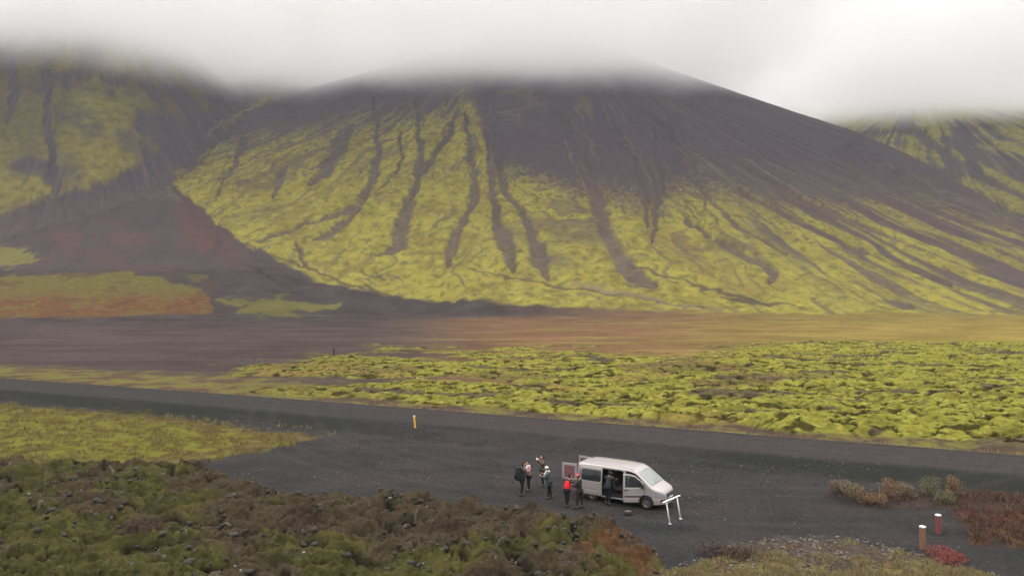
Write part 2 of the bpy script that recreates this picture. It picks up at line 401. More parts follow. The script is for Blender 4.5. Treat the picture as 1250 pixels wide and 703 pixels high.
    t = S(.12, .5, fbm(X / 4, Y / 3, 4, 148))[:, None] * .5; g0 = g0 * (1 - t) + KF((62, 63, 64)) * t
    rd = S(0, .6, sn) * (1 - S(5.8, 6.8, sn + .3 * a2))
    rdc = np.zeros((X.size, 3)) + KF((84, 78, 77))
    tr = np.exp(-((sn - 1.4) / .35) ** 2) + np.exp(-((sn - 2.9) / .35) ** 2) + np.exp(-((sn - 4.0) / .4) ** 2) + np.exp(-((sn - 5.4) / .4) ** 2)
    t = (np.clip(tr, 0, 1) * .35)[:, None]; rdc = rdc * (1 - t) + KF((96, 90, 86)) * t
    lft = (1 - S(-20, 0, X))[:, None]; rdc = rdc * (1 - .55 * lft) + KF((76, 76, 72)) * .55 * lft
    t = rd[:, None]; g0 = g0 * (1 - t) + rdc * t
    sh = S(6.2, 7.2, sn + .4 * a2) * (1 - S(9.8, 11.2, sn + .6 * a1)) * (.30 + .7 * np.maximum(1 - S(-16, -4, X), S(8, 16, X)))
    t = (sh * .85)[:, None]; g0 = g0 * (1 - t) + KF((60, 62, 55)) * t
    # tyre tracks on the lot, dusty patches
    lx = X * .852 - Y * .524; ly = X * .524 + Y * .852
    arc = np.hypot(X - 16, Y - 78); vt = np.clip(np.exp(-((arc - 33.0) / .28) ** 2) + np.exp(-((arc - 34.7) / .28) ** 2) + np.exp(-((arc - 38.2) / .3) ** 2) + np.exp(-((arc - 39.9) / .3) ** 2), 0, 1) * (.35 + .3 * a1) * .7 + S(.2, .5, noise(lx / 12, ly / 1.6, 145)) * .14
    g0 = g0 * (1 - vt[:, None]) + KF((98, 93, 90)) * vt[:, None]
    g0 = g0 * (1 + .12 * a3[:, None] + .10 * a2[:, None])
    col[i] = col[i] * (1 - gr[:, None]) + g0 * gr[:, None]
    # meadow
    w = S(-1.5, 3, mead) * (sn > 8.6 + .8 * a1)
    mc = np.zeros((X.size, 3)) + KF((136, 132, 58))
    t = S(.0, .35, a2 + .5 * a1)[:, None] * .8; mc = mc * (1 - t) + KF((112, 104, 52)) * t
    t = (S(.10, .5, fbm(X / 1.6, Y / 1.6, 4, 146) + .35 * S(200, 300, U) * (1 - S(330, 380, U)) - .05) * .8)[:, None]; mc = mc * (1 - t) + KF((110, 82, 54)) * t
    t = ((1 - S(6, 14, mead + 4 * a2)) * S(-.4, .2, a1) * .8)[:, None]; mc = mc * (1 - t) + KF((126, 106, 74)) * t
    t = (S(13.5, 10, 0) if False else (1 - S(10.5, 13, sn + a1)) * .8)[:, None]; mc = mc * (1 - t) + KF((78, 72, 52)) * t
    col[i] = col[i] * (1 - w[:, None]) + mc * w[:, None]
    # lava
    w = S(-2.5, 2.5, lava) * (sn > 10)
    lc = np.zeros((X.size, 3)) + KF((98, 87, 68))
    green = S(-.05, .35, fbm(X / 4.5, Y / 3.5, 3, 147) + .55 * S(655, 700, V) + .55 * (1 - S(120, 330, U)) - .28)
    gc = np.zeros((X.size, 3)) + KF((106, 101, 58)); t = S(-.3, .3, a2)[:, None]; gc = gc * (1 - t) + KF((90, 86, 52)) * t
    lc = lc * (1 - green[:, None]) + gc * green[:, None]
    t = (S(.05, .4, a1 + .3 * a2) * (1 - green) * .8)[:, None]; lc = lc * (1 - t) + KF((84, 71, 60)) * t
    rk_sh = rock_shade[i]
    t = (S(.22, .62, rk_sh) * .92)[:, None]; lc = lc * (1 - t) + KF((46, 41, 35)) * t  # dark lows: bare rock plus crevice shade put into the colour
    sp = np.zeros(n)
    if 'spike' in extra: sp[extra['spike'][0]] = extra['spike'][1]
    t = (S(.55, 1, sp[i]) * .75 * S(-.1, .4, a3 + .1))[:, None]; lc = lc * (1 - t) + KF((150, 144, 130)) * t
    og = S(0, 16, sdf(Uw, Vw, [(735, 655), (770, 655), (812, 690), (830, 720), (740, 720), (690, 700)])) * S(-.3, .3, a2 + .1)
    t = (og * .8)[:, None]; lc = lc * (1 - t) + KF((124, 88, 62)) * t
    col[i] = col[i] * (1 - w[:, None]) + lc * w[:, None]
    # pebbly bank
    w = S(-3, 4, peb + 4 * a2)
    pc = np.zeros((X.size, 3)) + KF((100, 90, 80))
    t = S(-.1, .3, a1 * .6 + a2 * .4 + (V - 690) * .012 + .25 * (U > 1080))[:, None]; pc = pc * (1 - t) + KF((136, 122, 76)) * t
    t = S(0, .3, -a2 + .4 * (U < 900) - .2)[:, None] * .7; pc = pc * (1 - t) + KF((112, 86, 62)) * t
    pc = pc * (1 + .35 * a3[:, None])
    col[i] = col[i] * (1 - w[:, None]) + pc * w[:, None]
    # heath
    w = S(-3, 4, heath + 5 * a2) * (.55 + .45 * S(1120, 1190, U))
    hc = np.zeros((X.size, 3)) + KF((86, 70, 60))
    t = S(-.1, .3, a1 + .4 * a2)[:, None] * S(1150, 1190, U)[:, None]; hc = hc * (1 - t) + KF((108, 70, 62)) * t
    t = (S(.0, .4, -a1) * S(630, 655, V) * S(1150, 1190, U) * .9)[:, None]; hc = hc * (1 - t) + KF((126, 100, 66)) * t
    col[i] = col[i] * (1 - w[:, None]) + hc * w[:, None]
    # class of ground for splitting into objects
    cls = np.zeros(n, np.int32)                       # 0 ground
    cls[(s > -.2) & (s < 10.8) & (y < 200)] = 1        # road
    k = i[(sn >= 10.8)]; cls[k] = 2                   # lot
    k = i[(lava > 0) & (sn > 10.8)]; cls[k] = 3
    k = i[((mead > 0) | (peb > 0) | (heath > 0)) & (lava <= 0) & (sn > 10.8)]; cls[k] = 0
    k = i[(hum[i] > .3) & (sn < -.2)]; cls[k] = 4
    im, oh = extra['onhill']
    k = im[(oh > .5)]; cls[k] = 5
    k = im[(oh > .5) & ((lab[im] == 3))]; cls[k] = 6
    k = im[(oh > .5) & (lab[im] >= 4)]; cls[k] = 7
    return z, np.clip(col, .004, .8), cls

GULLIES = [
    [(455, 110, 3), (462, 154, 6), (462, 186, 7), (453, 226, 8), (434, 253, 8), (391, 271, 5), (334, 291, 4), (300, 301, 3)],
    [(434, 257, 7), (418, 276, 8), (400, 288, 7), (384, 297, 3)],
    [(508, 110, 3), (511, 154, 6), (515, 186, 8), (509, 222, 9), (500, 244, 13), (492, 268, 17), (487, 290, 16), (476, 303, 8), (459, 312, 3)],
    [(560, 130, 4), (551, 160, 7), (534, 182, 7), (515, 210, 7)],
    [(568, 140, 4), (572, 171, 6), (580, 209, 8), (580, 239, 8), (567, 266, 9), (556, 285, 10), (548, 305, 11), (549, 318, 4)],
    [(597, 160, 8), (598, 192, 8), (600, 222, 7), (605, 248, 8), (606, 271, 10), (615, 289, 18), (622, 310, 18), (626, 332, 7)],
    [(606, 190, 8), (610, 209, 8), (624, 244, 8), (642, 264, 8), (652, 292, 14), (661, 321, 18), (667, 341, 6)],
    [(690, 170, 8), (706, 196, 8), (722, 222, 10), (731, 250, 15), (736, 272, 15), (746, 296, 14), (759, 320, 16), (772, 338, 20), (800, 350, 8)],
    [(360, 300, 2), (367, 308, 7), (370, 326, 4), (374, 334, 2)],
    [(350, 205, 5), (344, 216, 8), (334, 236, 4)],
    [(300, 172, 6), (286, 200, 6), (270, 226, 4), (262, 246, 2)],
    [(425, 160, 12), (412, 182, 14), (398, 205, 12), (380, 222, 4)],
    [(486, 160, 3), (494, 190, 3), (478, 214, 3), (462, 236, 2)],
    [(350, 98, 16), (300, 120, 19), (262, 144, 22), (230, 172, 26), (205, 194, 26), (178, 208, 24), (150, 220, 17), (110, 236, 13), (60, 250, 11), (0, 272, 11), (-80, 300, 10)],
    [(380, 122, 8), (330, 140, 9), (290, 158, 8), (250, 180, 9), (220, 200, 8)],
    [(58, 60, 8), (62, 110, 9), (60, 150, 9), (64, 190, 8), (70, 235, 10)],
    [(12, 70, 12), (20, 110, 10), (10, 150, 6)],
    [(800, 190, 8), (805, 230, 8), (800, 262, 6), (796, 300, 3)],
    [(760, 180, 6), (775, 215, 7), (790, 250, 5), (788, 280, 3)],
    [(840, 205, 6), (862, 240, 7), (900, 275, 5), (960, 310, 3)],
    [(838, 268, 5), (880, 296, 6), (930, 322, 7), (945, 335, 8), (938, 346, 3)],
    [(880, 190, 5), (960, 235, 6), (1030, 268, 4), (1120, 306, 5), (1200, 336, 4), (1290, 366, 4)],
    [(930, 195, 6), (1020, 243, 5), (1110, 284, 4), (1200, 317, 3), (1290, 345, 4)],
    [(980, 195, 8), (1080, 244, 5), (1160, 278, 4), (1290, 328, 5)],
    [(1050, 215, 7), (1110, 243, 5), (1180, 272, 4), (1290, 310, 5)],
    [(900, 230, 4), (980, 272, 4), (1070, 312, 3), (1160, 345, 3)],
    [(1110, 205, 6), (1160, 240, 4), (1230, 270, 8), (1290, 290, 8)],
    [(1150, 235, 3), (1190, 244, 7), (1250, 262, 6)],
    [(1100, 150, 12), (1150, 185, 10), (1200, 215, 8), (1260, 245, 5)],
    [(1150, 168, 8), (1190, 186, 14), (1240, 212, 16), (1290, 230, 12)],
    [(1075, 360, 2), (1090, 366, 9), (1105, 371, 10), (1116, 374, 3)],
]
DARKLINES = [
    [(300, 302, 2), (366, 330, 3), (440, 350, 3), (500, 362, 3), (560, 372, 2)],
    [(572, 330, 2), (617, 342, 2.2), (699, 355, 2.4), (790, 369, 2.4), (860, 378, 2)],
    [(770, 326, 2), (800, 337, 2.4), (870, 352, 2.6), (930, 370, 2), (980, 375, 1.5)],
    [(880, 362, 2), (900, 366, 5), (940, 373, 3)],
    [(470, 338, 2), (440, 330, 2)],
    [(447, 345, 3), (460, 356, 3)],
]
PALELINES = [
    [(700, 350, 4), (760, 362, 5), (850, 378, 3)],
    [(907, 192, 1.5), (950, 222, 2), (990, 245, 1.5)],
    [(690, 170, 1.5), (700, 200, 1.6), (716, 235, 1.6)],
    [(760, 165, 1.5), (780, 195, 1.6), (796, 225, 1.4)],
    [(340, 120, 4), (290, 140, 3), (255, 160, 3)],
]
KE = 1.92

# ------------------------------------------------------------------ materials
def newmat(name):
    m = bpy.data.materials.new(name); m.use_nodes = True
    nt = m.node_tree; b = nt.nodes['Principled BSDF']
    return m, nt, b
def ground_mat(name, scale=3.0, amp=.35, bump=.05, rough=.95, dist=.2):
    m, nt, b = newmat(name)
    b.inputs['Roughness'].default_value = rough
    b.inputs['Specular IOR Level'].default_value = .02
    at = nt.nodes.new('ShaderNodeAttribute'); at.attribute_name = 'albedo'
    tc = nt.nodes.new('ShaderNodeTexCoord')
    n1 = nt.nodes.new('ShaderNodeTexNoise'); n1.inputs['Scale'].default_value = scale; n1.inputs['Detail'].default_value = 6; n1.inputs['Roughness'].default_value = .65
    nt.links.new(tc.outputs['Object'], n1.inputs['Vector'])
    mr = nt.nodes.new('ShaderNodeMapRange')
    mr.inputs['From Min'].default_value = .25; mr.inputs['From Max'].default_value = .75
    mr.inputs['To Min'].default_value = 1 - amp; mr.inputs['To Max'].default_value = 1 + amp
    nt.links.new(n1.outputs['Fac'], mr.inputs['Value'])
    mx = nt.nodes.new('ShaderNodeVectorMath'); mx.operation = 'SCALE'
    nt.links.new(at.outputs['Color'], mx.inputs[0]); nt.links.new(mr.outputs['Result'], mx.inputs['Scale'])
    nt.links.new(mx.outputs['Vector'], b.inputs['Base Color'])
    bp = nt.nodes.new('ShaderNodeBump'); bp.inputs['Strength'].default_value = .9; bp.inputs['Distance'].default_value = dist
    nt.links.new(n1.outputs['Fac'], bp.inputs['Height']); nt.links.new(bp.outputs['Normal'], b.inputs['Normal'])
    return m
def mat(name, c, rough=.6, metal=0.0, var=.12, scale=14, spec=.4, trans=0.0, coat=0.0):
    m, nt, b = newmat(name)
    b.inputs['Roughness'].default_value = rough; b.inputs['Metallic'].default_value = metal
    b.inputs['Specular IOR Level'].default_value = spec
    b.inputs['Transmission Weight'].default_value = trans; b.inputs['Coat Weight'].default_value = coat
    tc = nt.nodes.new('ShaderNodeTexCoord'); n1 = nt.nodes.new('ShaderNodeTexNoise')
    n1.inputs['Scale'].default_value = scale; n1.inputs['Detail'].default_value = 4
    nt.links.new(tc.outputs['Object'], n1.inputs['Vector'])
    mr = nt.nodes.new('ShaderNodeMapRange'); mr.inputs['From Min'].default_value = .3; mr.inputs['From Max'].default_value = .7
    mr.inputs['To Min'].default_value = 1 - var; mr.inputs['To Max'].default_value = 1 + var
    nt.links.new(n1.outputs['Fac'], mr.inputs['Value'])
    rg = nt.nodes.new('ShaderNodeRGB'); rg.outputs[0].default_value = (*c, 1)
    mx = nt.nodes.new('ShaderNodeVectorMath'); mx.operation = 'SCALE'
    nt.links.new(rg.outputs[0], mx.inputs[0]); nt.links.new(mr.outputs['Result'], mx.inputs['Scale'])
    nt.links.new(mx.outputs['Vector'], b.inputs['Base Color'])
    return m
def leafmat(name, c1, c2):
    m, nt, b = newmat(name)
    b.inputs['Roughness'].default_value = .8; b.inputs['Specular IOR Level'].default_value = .2
    g = nt.nodes.new('ShaderNodeNewGeometry')
    cr = nt.nodes.new('ShaderNodeValToRGB')
    cr.color_ramp.elements[0].color = (*c1, 1); cr.color_ramp.elements[1].color = (*c2, 1)
    nt.links.new(g.outputs['Random Per Island'], cr.inputs['Fac'])
    nt.links.new(cr.outputs['Color'], b.inputs['Base Color'])
    return m
def srgb(c, k=1.0):
    return tuple((v / 255 / 12.92 if v < 10 else ((v / 255 + .055) / 1.055) ** 2.4) / k for v in c)

# ------------------------------------------------------------------ object helpers
def link(o, parent=None):
    COL.objects.link(o)
    if parent: o.parent = parent
    return o
def tag(o, label=None, cat=None, group=None, kind=None):
    if label: o['label'] = label
    if cat: o['category'] = cat
    if group: o['group'] = group
    if kind: o['kind'] = kind
    return o
def empty(name, loc, rz=0, **k):
    o = bpy.data.objects.new(name, None); COL.objects.link(o)
    o.location = loc; o.rotation_euler = (0, 0, rz); o.empty_display_size = .3
    return tag(o, **k)
def mesh_np(name, V, Fc, material, parent=None, smooth=True, col=None):
    me = bpy.data.meshes.new(name)
    V = np.asarray(V, np.float32); Fc = np.asarray(Fc, np.int32)
    k = Fc.shape[1]; nf = Fc.shape[0]
    me.vertices.add(len(V)); me.vertices.foreach_set('co', V.ravel())
    me.loops.add(nf * k); me.loops.foreach_set('vertex_index', Fc.ravel())
    me.polygons.add(nf); me.polygons.foreach_set('loop_start', np.arange(0, nf * k, k, dtype=np.int32))
    me.polygons.foreach_set('loop_total', np.full(nf, k, np.int32))
    me.update(calc_edges=True)
    if smooth: me.polygons.foreach_set('use_smooth', np.ones(nf, bool))
    if col is not None:
        a = me.color_attributes.new('albedo', 'FLOAT_COLOR', 'POINT')
        c = np.ones((len(V), 4), np.float32); c[:, :3] = col
        a.data.foreach_set('color', c.ravel())
    me.materials.append(material)
    o = bpy.data.objects.new(name, me); link(o, parent)
    return o
def obj_bm(name, bm, material, parent=None, smooth=False):
    me = bpy.data.meshes.new(name)
    bmesh.ops.recalc_face_normals(bm, faces=bm.faces)
    bm.to_mesh(me); bm.free()
    for m in (material if isinstance(material, (list, tuple)) else [material]): me.materials.append(m)
    if smooth:
        for p in me.polygons: p.use_smooth = True
    o = bpy.data.objects.new(name, me); link(o, parent)
    return o
def add_box(bm, c, s, rot=None, bev=0.0):
    r = bmesh.ops.create_cube(bm, size=1)
    vs = r['verts']
    M = Matrix.Translation(c) @ (rot.to_4x4() if rot else Matrix.Identity(4)) @ Matrix.Diagonal((*s, 1))
    bmesh.ops.transform(bm, matrix=M, verts=vs)
    if bev:
        es = list({e for v in vs for e in v.link_edges})
        bmesh.ops.bevel(bm, geom=es, offset=bev, segments=2, affect='EDGES', profile=.6)
def add_tube(bm, pts, rads, n=8, cap=True):
    pts = [Vector(p) for p in pts]
    if not isinstance(rads, (list, tuple)): rads = [rads] * len(pts)
    rings = []
    up = Vector((.13, .21, 1)).normalized()
    for i, p in enumerate(pts):
        d = (pts[min(i + 1, len(pts) - 1)] - pts[max(i - 1, 0)]).normalized()
        a = d.cross(up)
        if a.length < .1: a = d.cross(Vector((1, .1, 0)))
        a.normalize(); b = d.cross(a).normalized()
        rings.append([bm.verts.new(p + rads[i] * (a * math.cos(t) + b * math.sin(t))) for t in [2 * math.pi * k / n for k in range(n)]])
    for i in range(len(rings) - 1):
        for k in range(n):
            bm.faces.new((rings[i][k], rings[i][(k + 1) % n], rings[i + 1][(k + 1) % n], rings[i + 1][k]))
    if cap:
        bm.faces.new(rings[0][::-1]); bm.faces.new(rings[-1])
def hz(x, y):
    return float(full(np.array([float(x)]), np.array([float(y)]))[0])
def at(px, py, z=0.0):
    """ground point for a place read off the photograph, at ground height z"""
    d = F * (CZ - z) / (py - H0)
    return (px - 625) / F * d, d

# ================================================================== TERRAIN MESH
def dense(a, b, step):
    n = int(math.log(b / a) / step); return a * np.exp(np.linspace(0, math.log(b / a), n, endpoint=False))
rows = np.concatenate([dense(9, 28, .008), dense(28, 130, .0018), dense(130, 520, .0024), dense(520, 1300, .0017), dense(1300, 2300, .004)])
tin = np.linspace(-.70, .70, 1060)
tout = np.linspace(.70, .98, 90)[1:]
T = np.concatenate([-tout[::-1], tin, tout])
nr, nc = len(rows), len(T)
GXX = (rows[:, None] * T[None, :]).ravel(); GYY = np.repeat(rows, nc)
Z = np.empty(GXX.size); CC = np.empty((GXX.size, 3)); CL = np.empty(GXX.size, np.int32)
step_ = nc * 260
for a in range(0, GXX.size, step_):
    b = min(a + step_, GXX.size)
    xx, yy = GXX[a:b], GYY[a:b]
    # each chunk must hold some near rows for the shared code; those rows are dropped again
    xa = np.append(xx, [0.0, 5.0, 0.0]); ya = np.append(yy, [40.0, 50.0, 700.0])
    z_, c_, l_ = full(xa, ya, True)
    Z[a:b] = z_[:-3]; CC[a:b] = c_[:-3]; CL[a:b] = l_[:-3]
print('terrain', nr, nc, round(time.time() - T0, 1))
VV = np.stack([GXX, GYY, Z], 1)
ii = (np.arange(nr - 1)[:, None] * nc + np.arange(nc - 1)[None, :]).ravel()
FF = np.stack([ii, ii + 1, ii + nc + 1, ii + nc], 1)
FC = CL[ii]
# ground and lot share edges; class of a face is that of its first corner
M_gravel = ground_mat('dark_volcanic_gravel', 5.0, .38, dist=.06)
M_lava = ground_mat('mossy_lava', 5.0, .45, dist=.10)
M_moss = ground_mat('moss_hummocks', 2.2, .4, dist=.25)
M_plain = ground_mat('sparse_plain', 1.2, .3, dist=.15)
M_slope = ground_mat('scoria_and_moss_slope', .16, .22, dist=.6)
spec = [('ground', M_plain), ('gravel_road', M_gravel), ('gravel_lot', M_gravel), ('lava_field', M_lava), ('moss_field', M_moss), ('mountain', M_slope), ('hill', M_slope), ('far_hills', M_slope)]
for k, (nm, m) in enumerate(spec):
    f = FF[FC == k]
    if not len(f): continue
    used, inv = np.unique(f, return_inverse=True)
    o = mesh_np(nm, VV[used], inv.reshape(-1, 4), m, col=CC[used])
    o['kind'] = 'structure'
print('terrain mesh', round(time.time() - T0, 1))

# ================================================================== VAN
M_paint = mat('silver_paint', (.34, .305, .288), .34, .25, .03, 3, .5, coat=.5)
M_plum = mat('plum_lower_door', (.13, .085, .095), .55, 0, .2, 5)  # plum tone, darker than the silver, for one rear door's lower panel
M_glass = mat('dark_tinted_glass', (.020, .026, .026), .06, 0, .05, 3, .6)
M_wind = mat('windscreen_glass', (.20, .22, .205), .07, 0, .05, 3, .7)
M_black = mat('black_plastic', (.018, .017, .017), .6)
M_lining = mat('dark_cabin_lining', (.022, .020, .020), .85)
M_rubber = mat('tyre_rubber', (.022, .020, .020), .85)
M_alloy = mat('wheel_metal', (.20, .18, .18), .4, .7)
M_seat = mat('grey_seat_cloth', (.07, .07, .075), .9)
M_head = mat('pale_headrest', (.55, .54, .52), .8)
M_lamp = mat('clear_headlamp', (.30, .31, .32), .1, .2, .1, 30, .7)
M_red = mat('red_tail_lamp', (.35, .02, .02), .25)
M_chrome = mat('chrome', (.7, .7, .7), .15, 1.0, .02)
M_redglass = mat('reddish_rear_glass', (.17, .08, .085), .12, 0, .1, 3, .6)
VL, VWID = 4.98, .975
def vtop(x): return np.interp(x, [0, .06, .25, .8, 2.5, 3.15, 3.42, 3.6, 4.30, 4.42, 4.78, 4.90, 4.98], [1.84, 1.91, 1.95, 1.97, 1.97, 1.93, 1.86, 1.74, 1.19, 1.13, 1.00, .90, .74])
def vw(x): return np.interp(x, [0, .15, .6, 3.9, 4.35, 4.62, 4.82, 4.93, 4.98], [.90, .95, .97, .97, .95, .88, .76, .62, .48])
def vbot(x): return np.interp(x, [0, .3, 4.5, 4.98], [.36, .27, .27, .33])
def vy(x, z):
    """half width of the side at height z"""
    w_ = vw(x); t = np.clip((z - 1.08) / .85, 0, 1); b = np.clip((.55 - z) / .3, 0, 1)
    groove = .012 * math.exp(-((z - .62) / .035) ** 2)
    return float(w_ * (1 - .125 * t ** 1.25) - .03 * b * b - groove)
def vring(x, ns=36, nr=14):
    zt, zb = float(vtop(x)), float(vbot(x)); rad = min(.13, (zt - zb) * .3)
    pts = []
    for j in range(ns + 1):
        z = zb + (zt - rad - zb) * j / ns
        pts.append((vy(x, z), z))
    y0 = pts[-1][0]
    for k in range(1, 5):
        a = math.pi / 2 * k / 5
        pts.append((y0 - rad * (1 - math.cos(a)), zt - rad + rad * math.sin(a) * .92))
    y1 = y0 - rad; 
    for k in range(0, nr + 1):
        t = k / nr
        pts.append((y1 * (1 - t), zt - rad * .08 + (.02 * (1 - (1 - t) ** 2))))
    return pts
def rrect(x, z, x0, x1, z0, z1, r):
    cx, cz = (x0 + x1) / 2, (z0 + z1) / 2
    dx = max(abs(x - cx) - (x1 - x0) / 2 + r, 0); dz = max(abs(z - cz) - (z1 - z0) / 2 + r, 0)
    return math.hypot(dx, dz) < r and abs(x - cx) < (x1 - x0) / 2 and abs(z - cz) < (z1 - z0) / 2
WX1, WX2, WR = .93, 4.03, .33
D0, D1 = 2.84, 3.93                      # front door
def in_door(x, z):
    if not (D0 < x < D1): return False
    zt = float(vtop(x)) - .13
    if not (.34 < z < zt): return False
    return math.hypot(x - WX2, z - WR) > .43
def in_doorwin(x, z):
    zt = float(vtop(x)) - .22
    return in_door(x, z) and D0 + .10 < x < D1 - .12 and 1.12 < z < zt and z < zt
def in_slide(x, z): return 1.44 < x < 2.72 and .34 < z < 1.80
def arch(x, z): return math.hypot(x - WX1, z - WR) < .40 or math.hypot(x - WX2, z - WR) < .40
def vclass(x, y, z, roof):
    if roof:
        zt = float(vtop(x))
        if 3.52 < x < 4.27 and abs(y) < vw(x) * .80 - .02 - .04 * (x < 3.6): return 'windscreen'
        return 'body'
    if arch(x, z): return 'none'
    if y < 0:
        if in_slide(x, z) or in_door(x, z): return 'none'
        if rrect(x, z, .16, 1.38, 1.08, 1.70, .14): return 'window'
    else:
        if rrect(x, z, .20, 1.34, 1.16, 1.66, .10) or rrect(x, z, 1.52, 2.62, 1.16, 1.66, .10) or in_doorwin(x, z): return 'window'
        if x < .03: return 'body'
    if 4.50 < x < 4.90 and .70 + (x - 4.5) * .02 < z < .88 + (4.9 - x) * .18: return 'lamp'
    if x < .10 and .75 < z < 1.35 and abs(y) > .8: return 'tail'
    return 'body'
xs_ = np.concatenate([np.arange(0, .2, .03), np.arange(.2, 3.4, .04), np.arange(3.4, 4.98, .03), [4.98]])
van = empty('van', (0, 0, 0), 0, label='silver passenger van with side and rear doors open on dark gravel', cat='van')
bms = {k: bmesh.new() for k in ('body', 'window', 'windscreen', 'lamp', 'tail')}
rings = []
for x in xs_:
    h = vring(float(x)); rings.append([(float(x), -p[0], p[1]) for p in h] + [(float(x), p[0], p[1]) for p in h[::-1][1:]])
nk = len(rings[0]); nside = 36
caches = {k: {} for k in bms}
def vv(k, i, j):
    c = caches[k]
    if (i, j) not in c: c[(i, j)] = bms[k].verts.new(rings[i][j])
    return c[(i, j)]
for i in range(len(xs_) - 1):
    for j in range(nk - 1):
        cx = (xs_[i] + xs_[i + 1]) / 2
        cy = (rings[i][j][1] + rings[i][j + 1][1]) / 2; cz = (rings[i][j][2] + rings[i + 1][j + 1][2]) / 2
        roof = nside <= j < nk - 1 - nside
        k = vclass(float(cx), cy, cz, roof)
        if k == 'none': continue
        bms[k].faces.new((vv(k, i, j), vv(k, i + 1, j), vv(k, i + 1, j + 1), vv(k, i, j + 1)))
# nose closed by a gently domed fan
last = len(xs_) - 1
ring = [vv('body', last, j) for j in range(nk)]
inner = []
for j in range(nk):
    p = Vector(rings[last][j]); c = Vector((VL, 0, .52)); q = c + (p - c) * .55; q.x = VL + .025
    inner.append(bms['body'].verts.new(q))
for j in range(nk - 1): bms['body'].faces.new((ring[j], inner[j], inner[j + 1], ring[j + 1]))
bms['body'].faces.new(inner)
bms['body'].faces.new((ring[0], ring[-1], inner[-1], inner[0]))
def solid(o, t, off=-1, mo=0):
    m = o.modifiers.new('thickness', 'SOLIDIFY'); m.thickness = t; m.offset = off; m.material_offset = mo
    return o
body = obj_bm('body', bms['body'], [M_paint, M_lining], van, True); solid(body, .035, -1, 1)
# make sure normals look outward
def outward(o, c):
    s_ = sum((p.center - c).dot(p.normal) * p.area for p in o.data.polygons)
    if s_ < 0: o.data.flip_normals()
outward(body, Vector((2.5, 0, 1)))
for k, nm, m in (('window', 'side_window', M_glass), ('windscreen', 'windscreen', M_wind), ('lamp', 'headlight', M_lamp), ('tail', 'tail_light', M_red)):
    if k in ('window', 'lamp', 'tail'):       # split near and far side
        src = bms[k]; me_all = bpy.data.meshes.new('t'); src.to_mesh(me_all); src.free()
        groups = {}
        for p in me_all.polygons:
            c = p.center
            key = (c.y > 0, 0 if k != 'window' else (0 if c.x < 1.4 else 1 if c.x < 2.7 else 2))
            groups.setdefault(key, []).append([tuple(me_all.vertices[v].co) for v in p.vertices])
        for key, fs in groups.items():
            b2 = bmesh.new(); ca = {}
            for f in fs:
                b2.faces.new([ca.setdefault(c, None) or ca.__setitem__(c, b2.verts.new(c)) or ca[c] for c in f])
            o = obj_bm(nm, b2, m, body, True); solid(o, .012, 0)
    else:
        o = obj_bm(nm, bms[k], m, body, True); solid(o, .012, 0)
# floor, wheel housings and bulkhead so the openings show a real cabin
bm = bmesh.new(); add_box(bm, (2.3, 0, .40), (4.5, 1.78, .06)); add_box(bm, (4.25, 0, .72), (.5, 1.5, .60)); add_box(bm, (1.0, .62, .52), (.8, .3, .25)); add_box(bm, (1.0, -.62, .52), (.8, .3, .25))
obj_bm('cabin_floor', bm, M_lining, van)
for sx_, sy_ in ((3.15, -.45), (3.15, .45), (2.15, .45), (1.25, -.35), (1.25, .45), (2.15, -.1)):
    bm = bmesh.new(); add_box(bm, (sx_, sy_, .66), (.48, .48, .16), bev=.04); add_box(bm, (sx_ - .26, sy_, 1.00), (.14, .48, .66), Matrix.Rotation(R(-8), 3, 'Y'), bev=.04)
    st_ = obj_bm('seat', bm, M_seat, van, True)
    bm = bmesh.new(); add_box(bm, (sx_ - .31, sy_, 1.44), (.10, .26, .18), bev=.035)
    obj_bm('headrest', bm, M_head if sx_ > 3 and sy_ < 0 else M_seat, st_, True)
bm = bmesh.new()
add_tube(bm, [(3.62 + .17 * math.sin(a) * .4, -.42 + .19 * math.cos(a), 1.12 + .19 * math.sin(a)) for a in [2 * math.pi * k / 14 for k in range(15)]], .016, 6, False)
add_tube(bm, [(3.62, -.42, 1.12), (3.85, -.42, 1.02)], .03, 6)
obj_bm('steering_wheel', bm, M_black, van, True)
